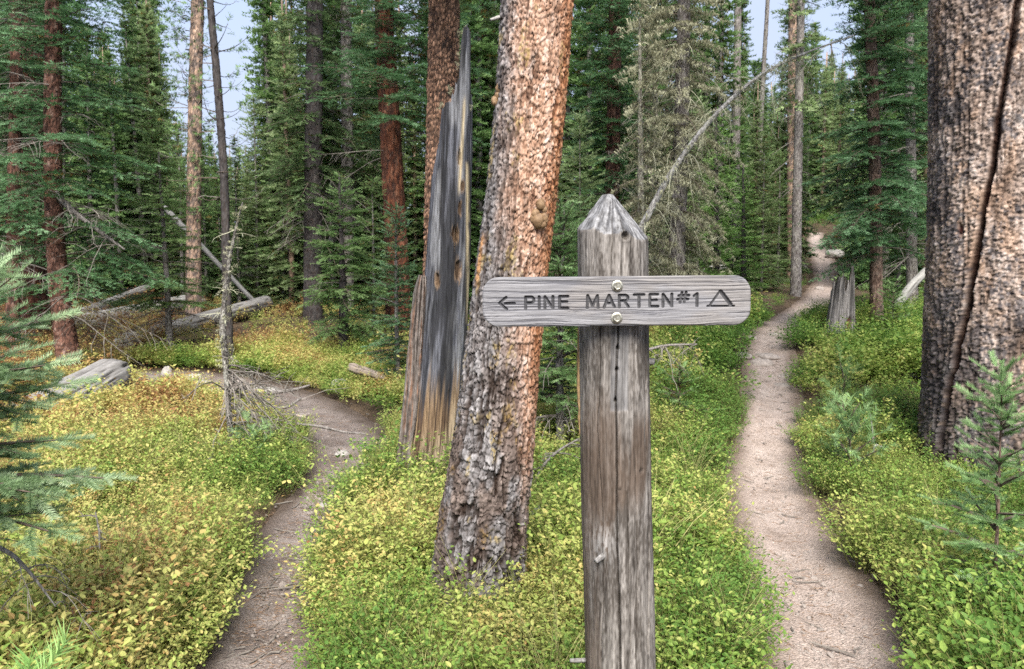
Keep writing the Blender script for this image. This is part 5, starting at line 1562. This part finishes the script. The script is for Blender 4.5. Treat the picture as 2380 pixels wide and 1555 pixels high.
# ------------------------------------------------------------------ shrubs
def shrub(seed, rad, hgt, stems, leaves, ll, simple=False, leaf=None):
    leaf = leaf or M_LEAF
    rs = np.random.default_rng(seed)
    pl, V, rn = [], [], []
    for s in range(stems):
        ph = rs.uniform(0, 2 * math.pi); r0 = rad * .55 * math.sqrt(rs.uniform())
        b0 = np.array([r0 * math.cos(ph), r0 * math.sin(ph), -.03])
        lean = np.array([math.cos(ph), math.sin(ph), 0]) * rs.uniform(0, .55) * rad * 1.6 + np.append(rs.normal(0, .03, 2), 0)
        h = hgt * rs.uniform(.55, 1.12)
        q = np.linspace(0, 1, 4)[:, None]
        ax = b0 + lean * q ** 1.4 + np.array([0, 0, h]) * q + rs.normal(0, .008, (4, 3)) * q
        if not simple: pl.append((ax, np.array([.0022, .0018, .0013, .0007])))
        sr = rs.uniform(-.18, .18)
        n = leaves
        for k in range(n):
            t = rs.uniform(.30, 1.02) ** .75
            p = np.array([np.interp(t, q[:, 0], ax[:, c]) for c in range(3)]) + rs.normal(0, .014, 3)
            a = rs.uniform(0, 2 * math.pi)
            d = np.array([math.cos(a), math.sin(a), rs.uniform(-.1, .9)]); d /= np.linalg.norm(d)
            w = np.cross(d, [rs.normal(0, .3), rs.normal(0, .3), 1.0]); w /= np.linalg.norm(w)
            up = np.cross(w, d)
            L = ll * rs.uniform(.65, 1.25); W = L * .30
            p1 = p + d * L * .08
            if simple:
                V += [p1, p1 + d * L * .5 + w * W, p1 + d * L, p1 + d * L * .5 - w * W]
                rn += [np.clip(.5 + sr + rs.normal(0, .2), 0, 1)] * 4
            else:
                f = up * W * .35
                V += [p1, p1 + d * L * .35 + w * W + f, p1 + d * L * .75 + w * W * .7 + f * .7, p1 + d * L, p1 + d * L * .75 - w * W * .7 + f * .7, p1 + d * L * .35 - w * W + f, p1 + d * L * .5]
                rn += [np.clip(.5 + sr + rs.normal(0, .2), 0, 1)] * 7
    V = np.array(V); rn = np.array(rn)
    if simple:
        F = np.arange(len(V)).reshape(-1, 4); return mesh_np("shrub", V, F, [leaf], None, {"rnd": rn}, smooth=False)
    b = np.arange(0, len(V), 7)
    F = np.concatenate([np.stack([b, b + 1, b + 6], 1), np.stack([b + 1, b + 2, b + 6], 1), np.stack([b + 2, b + 3, b + 6], 1), np.stack([b + 3, b + 4, b + 6], 1), np.stack([b + 4, b + 5, b + 6], 1), np.stack([b + 5, b, b + 6], 1)])
    v, f = tubes(pl, 3)
    return mesh_np("shrub", np.concatenate([V, v]), [F, f + len(V)], [leaf, M_STEM], np.concatenate([np.zeros(len(F), int), np.ones(len(f), int)]), {"rnd": np.concatenate([rn, np.zeros(len(v))])}, smooth=False)

NEAR = [shrub(900, .18, .25, 26, 19, .018), shrub(901, .21, .31, 26, 18, .019), shrub(902, .17, .20, 28, 16, .016), shrub(903, .19, .28, 24, 20, .017),
        shrub(904, .24, .38, 14, 15, .019), shrub(905, .20, .24, 26, 6, .019), shrub(906, .18, .26, 26, 18, .021), shrub(907, .22, .17, 30, 12, .016)]
def grass(seed):
    rs = np.random.default_rng(seed)
    pl = []
    for k in range(26):
        ph = rs.uniform(0, 6.28); h = rs.uniform(.15, .42); o_ = np.array([*rs.normal(0, .03, 2), -.02]); q = np.linspace(0, 1, 4)[:, None]
        pl.append((o_ + np.array([math.cos(ph), math.sin(ph), 0]) * h * .45 * q ** 2 + np.array([0, 0, h]) * q, np.array([.0016, .0014, .001, .0004])))
    v, f = tubes(pl, 3)
    return mesh_np("tuft", v, f, M_GRASS, attrs={"rnd": np.zeros(len(v))}, smooth=False)
FARS = [shrub(920 + k, .20, .22 + .04 * k, 24, 13, .030, True) for k in range(4)]
EDGE = [shrub(940, .19, .27, 26, 19, .019, leaf=M_LEAFG), shrub(941, .18, .22, 28, 17, .017, leaf=M_LEAFG), shrub(942, .22, .24, 22, 13, .030, True, leaf=M_LEAFG), grass(943), grass(944)]
BLOCK = []          # (x, y, r): nothing grows here
for o in COL.objects:
    if o.parent is None and o.type == 'EMPTY' and "category" in o and o["category"] in ("tree", "sign", "snag", "stump"):
        BLOCK.append((o.location.x, o.location.y, {"sign": .13, "snag": .30, "stump": .25}.get(o["category"], .22)))
for k in np.linspace(0, 1, 9):
    q_ = P(-30, 1040, 9.3).lerp(P(283, 868, 11.6), k); BLOCK.append((q_.x, q_.y - .45, .8))
BLOCK.append((*P(1955, 768, 12.0).xy, .55))
def scatter_points(rs, n, r0, r1, pw=1.0, half=.76):
    r_ = r0 + (r1 - r0) * rs.uniform(0, 1, n) ** pw
    th = rs.uniform(-half, half, n)
    return r_ * np.sin(th), r_ * np.cos(th)
def shrub_field():
    rs = np.random.default_rng(77)
    px, py, sc, ix = [], [], [], []
    for n, r0, r1, lo, hi, near in ((1750, 1.3, 5.0, .75, 1.3, True), (2500, 5.0, 9.0, .75, 1.3, True), (4200, 9.0, 16.0, .8, 1.35, False), (5000, 16, 32, .9, 1.5, False), (3000, 32, 62, 1.2, 2.2, False)):
        x, y = scatter_points(rs, n, r0, r1, .62)
        d = np.minimum(trail_dist(x, y, RC), trail_dist(x, y, LC))
        wr = np.minimum(trail_dist(x, y, RC * np.array([1, 1, 1])), 9)
        keep = d > 1.20 + .5 * (fbm(x * 1.5, y * 1.5, None, 78, 2) - .5)
        far = ss(14, 18, y)
        keep &= (far < .1) | (trail_dist(x, y, RC) > 1 + .35 * far)
        # thin and bare patches of duff
        patch = fbm(x * .55 + 3, y * .55, None, 79, 3)
        keep &= rs.uniform(0, 1, n) < ss(.20, .36, patch + .1 * (x > 0))
        deep = ss(13, 20, y) * ss(.1, -.2, x / y)        # bare shaded floor under the left trees
        keep &= rs.uniform(0, 1, n) > .75 * deep
        for bx, by, br in BLOCK: keep &= np.hypot(x - bx, y - by) > br
        keep &= np.hypot(x + .0, y - 0) > 1.2
        x, y, d = x[keep], y[keep], d[keep]
        px.append(x); py.append(y)
        s = rs.uniform(lo, hi, len(x)) * (.72 + .28 * ss(1.1, 2.0, d)) * (.28 + 1.65 * fbm(x * 1.6, y * 1.6, None, 80, 3)) * (1 - .72 * ss(13, 18, y) * ss(10, 4, trail_dist(x, y, RC)))
        sc.append(s)
        k = rs.integers(0, 8, len(x)) if near else rs.integers(8, 12, len(x))
        grn = rs.uniform(0, 1, len(x)) < .75 * (1 - ss(1.5, 2.6, d)) + .35 * ss(.52, .62, fbm(x * .5 + 8, y * .5, None, 81, 2))
        k = np.where(grn, rs.integers(12, 14, len(x)) if near else 14, k)
        k = np.where(rs.uniform(0, 1, len(x)) < (.04 if near else .01), rs.integers(15, 17, len(x)), k)
        ix.append(k)
    x = np.concatenate(px); y = np.concatenate(py); s = np.concatenate(sc); ix = np.concatenate(ix)
    z = hbase(x, y)
    rot = np.stack([rs.normal(0, .12, len(x)), rs.normal(0, .12, len(x)), rs.uniform(0, 6.28, len(x))], 1)
    scatter("huckleberry_undergrowth", "knee-high huckleberry shrubs with green and yellow autumn leaves covering the ground", "shrubs", np.stack([x, y, z], 1), rot, s, ix, NEAR + FARS + EDGE)
shrub_field()

# ------------------------------------------------------------------ gravel and litter
def pebble(seed):
    rs = np.random.default_rng(seed)
    bm_v = []
    n = 6
    th, ph = np.meshgrid(np.linspace(0, 2 * math.pi, n, endpoint=False), np.linspace(0.3, math.pi - .3, 4))
    k = rs.uniform(.7, 1.2, th.shape)
    V = np.stack([np.sin(ph) * np.cos(th) * k, np.sin(ph) * np.sin(th) * k * .8, np.cos(ph) * k * .5], -1).reshape(-1, 3)
    V = np.concatenate([V, [[0, 0, .52], [0, 0, -.5]]])
    i = np.arange(24).reshape(4, 6); j = np.roll(i, -1, 1)
    return mesh_np("pebble", V, [np.stack([i[:-1], i[1:], j[1:], j[:-1]], -1).reshape(-1, 4), np.stack([i[0], j[0], np.full(6, 24)], 1), np.stack([j[3], i[3], np.full(6, 25)], 1)], M_ROCKP, smooth=False)
def stick(seed, L, r_, mat):
    rs = np.random.default_rng(seed)
    p = np.stack([np.linspace(-.5, .5, 5) * L, rs.normal(0, .05 * L, 5), rs.normal(0, .01 * L, 5) + r_], 1)
    v, f = tubes([(p, np.array([.6, 1, 1, .9, .5]) * r_)], 4)
    return mesh_np("stick", v, f, mat, smooth=False)
def on_trail(C, n, rs, ymax, spread):
    c, _ = resample(C, 700)
    c = c[c[:, 1] < ymax]
    w = 1 / np.maximum(c[:, 1], 2.0) ** 1.1; w /= w.sum()
    k = rs.choice(len(c), n, p=w)
    tan = np.gradient(c[:, :2], axis=0); tan /= np.linalg.norm(tan, axis=1)[:, None]
    v = np.clip(rs.normal(0, spread, n), -1.3, 1.3) * c[k, 2]
    x = c[k, 0] + tan[k, 1] * v + rs.normal(0, .03, n); y = c[k, 1] - tan[k, 0] * v + rs.normal(0, .03, n)
    z = hbase(x, y) - .03 - .02 * (1 - np.abs(v / c[k, 2]))
    return x, y, z
def ground_bits():
    rs = np.random.default_rng(88)
    P_, R_, S_, I_ = [], [], [], []
    for C, n, sp in ((RC, 7000, .75), (LC, 4500, .7)):
        x, y, z = on_trail(C, n, rs, 16, sp)
        P_.append(np.stack([x, y, z], 1)); R_.append(np.stack([rs.normal(0, .4, n), rs.normal(0, .4, n), rs.uniform(0, 6.28, n)], 1))
        S_.append(np.clip(rs.lognormal(math.log(.0062), .55, n), .0025, .030)); I_.append(rs.integers(0, 3, n))
    scatter("gravel", "loose small stones scattered over both trails", "gravel", np.concatenate(P_), np.concatenate(R_), np.concatenate(S_), np.concatenate(I_), [pebble(k) for k in range(3)])
    P_, R_, S_, I_ = [], [], [], []
    for C, n, sp in ((RC, 4200, 1.1), (LC, 6500, .75)):
        x, y, z = on_trail(C, n, rs, 12, sp)
        P_.append(np.stack([x, y, z + .004], 1)); R_.append(np.stack([rs.normal(0, .08, n), rs.normal(0, .08, n), rs.uniform(0, 6.28, n)], 1))
        S_.append(rs.uniform(.6, 1.5, n)); I_.append(np.where(rs.uniform(0, 1, n) < .93, rs.integers(0, 3, n), rs.integers(3, 6, n)))
    scatter("needle_litter", "fallen brown needles and small twigs lying on the trails", "litter", np.concatenate(P_), np.concatenate(R_), np.concatenate(S_), np.concatenate(I_),
            [stick(1, .04, .0009, M_LITTER), stick(2, .055, .001, M_LITTER), stick(3, .03, .0012, M_LITTER), stick(4, .10, .003, M_TWIG), stick(5, .14, .004, M_TWIG), stick(6, .08, .0035, M_TWIG)])
ground_bits()

# ------------------------------------------------------------------ the forest beyond
def far_forest():
    rs = np.random.default_rng(99)
    tr = [tube("pole", [[0, 0, -.3, .16], [0, 0, 5, .11], [0, 0, 12, .03]], 8, 12, flaky(.1, .2, 800, .01, GRAY, rref=.15), M_BARK, dense=1.),
          tube("pole", [[0, 0, -.3, .13], [0, 0, 6, .09], [0, 0, 11, .02]], 8, 12, flaky(.1, .2, 801, .01, PINE, rref=.15), M_BARK, dense=1.)]
    pts, rot, sc, ix = [], [], [], []
    for k in range(560):
        px = rs.uniform(-350, 2750); d = 23 + 48 * rs.uniform() ** 1.3
        if k < 60: px = rs.uniform(180, 700); d = rs.uniform(25, 32)
        elif 90 <= k < 125: px = rs.uniform(1840, 1990); d = rs.uniform(49, 70)
        elif k >= 525: px = rs.uniform(1060, 1180); d = rs.uniform(20, 30)
        elif k < 90: px = rs.uniform(1600, 2150); d = rs.uniform(22, 32)
        x = (px - 1190) / FPX * d
        if trail_dist(x, d, RC)[0] < 3.0 or trail_dist(x, d, LC)[0] < 4: continue
        if 1868 < px < 1965 and d < 48: continue
        gap = (190 < px < 330 or 395 < px < 640)
        gapr = 1690 < px < 1900
        s = rs.uniform(.55, 1.15)
        top = 12 * s + float(hbase(x, d))
        pyt = 777.5 - FPX * ((top - CAM_Z) / d + math.tan(PITCH))
        lim = (300 if px > 395 else 60) if gap else (150 if 1735 < px < 1815 else -60) if gapr else -9999
        if pyt < lim:                                     # shorter trees where the sky shows
            zl = CAM_Z + d * ((777.5 - lim - rs.uniform(0, 120)) / FPX - math.tan(PITCH))
            s = (zl - float(hbase(x, d))) / 12
            if s < .18: continue
        v = rs.choice(3, p=[.45, .35, .2])
        if k < 90: v = 1 if rs.uniform() < .7 else 0
        if d > 34: v = 1 if rs.uniform() < .65 else 0
        r_ = (rs.normal(0, .02), rs.normal(0, .02), rs.uniform(0, 6.28))
        z = float(hbase(x, d))
        pts += [(x, d, z)] * 2; rot += [r_] * 2; sc += [s] * 2; ix += [v, 3 + (v == 1)]
    scatter("distant_forest", "mass of slender conifers filling the hillside behind the clearing", "forest", pts, rot, sc, ix, [CR['far1'], CR['far2'], CR['far3']] + tr)
far_forest()
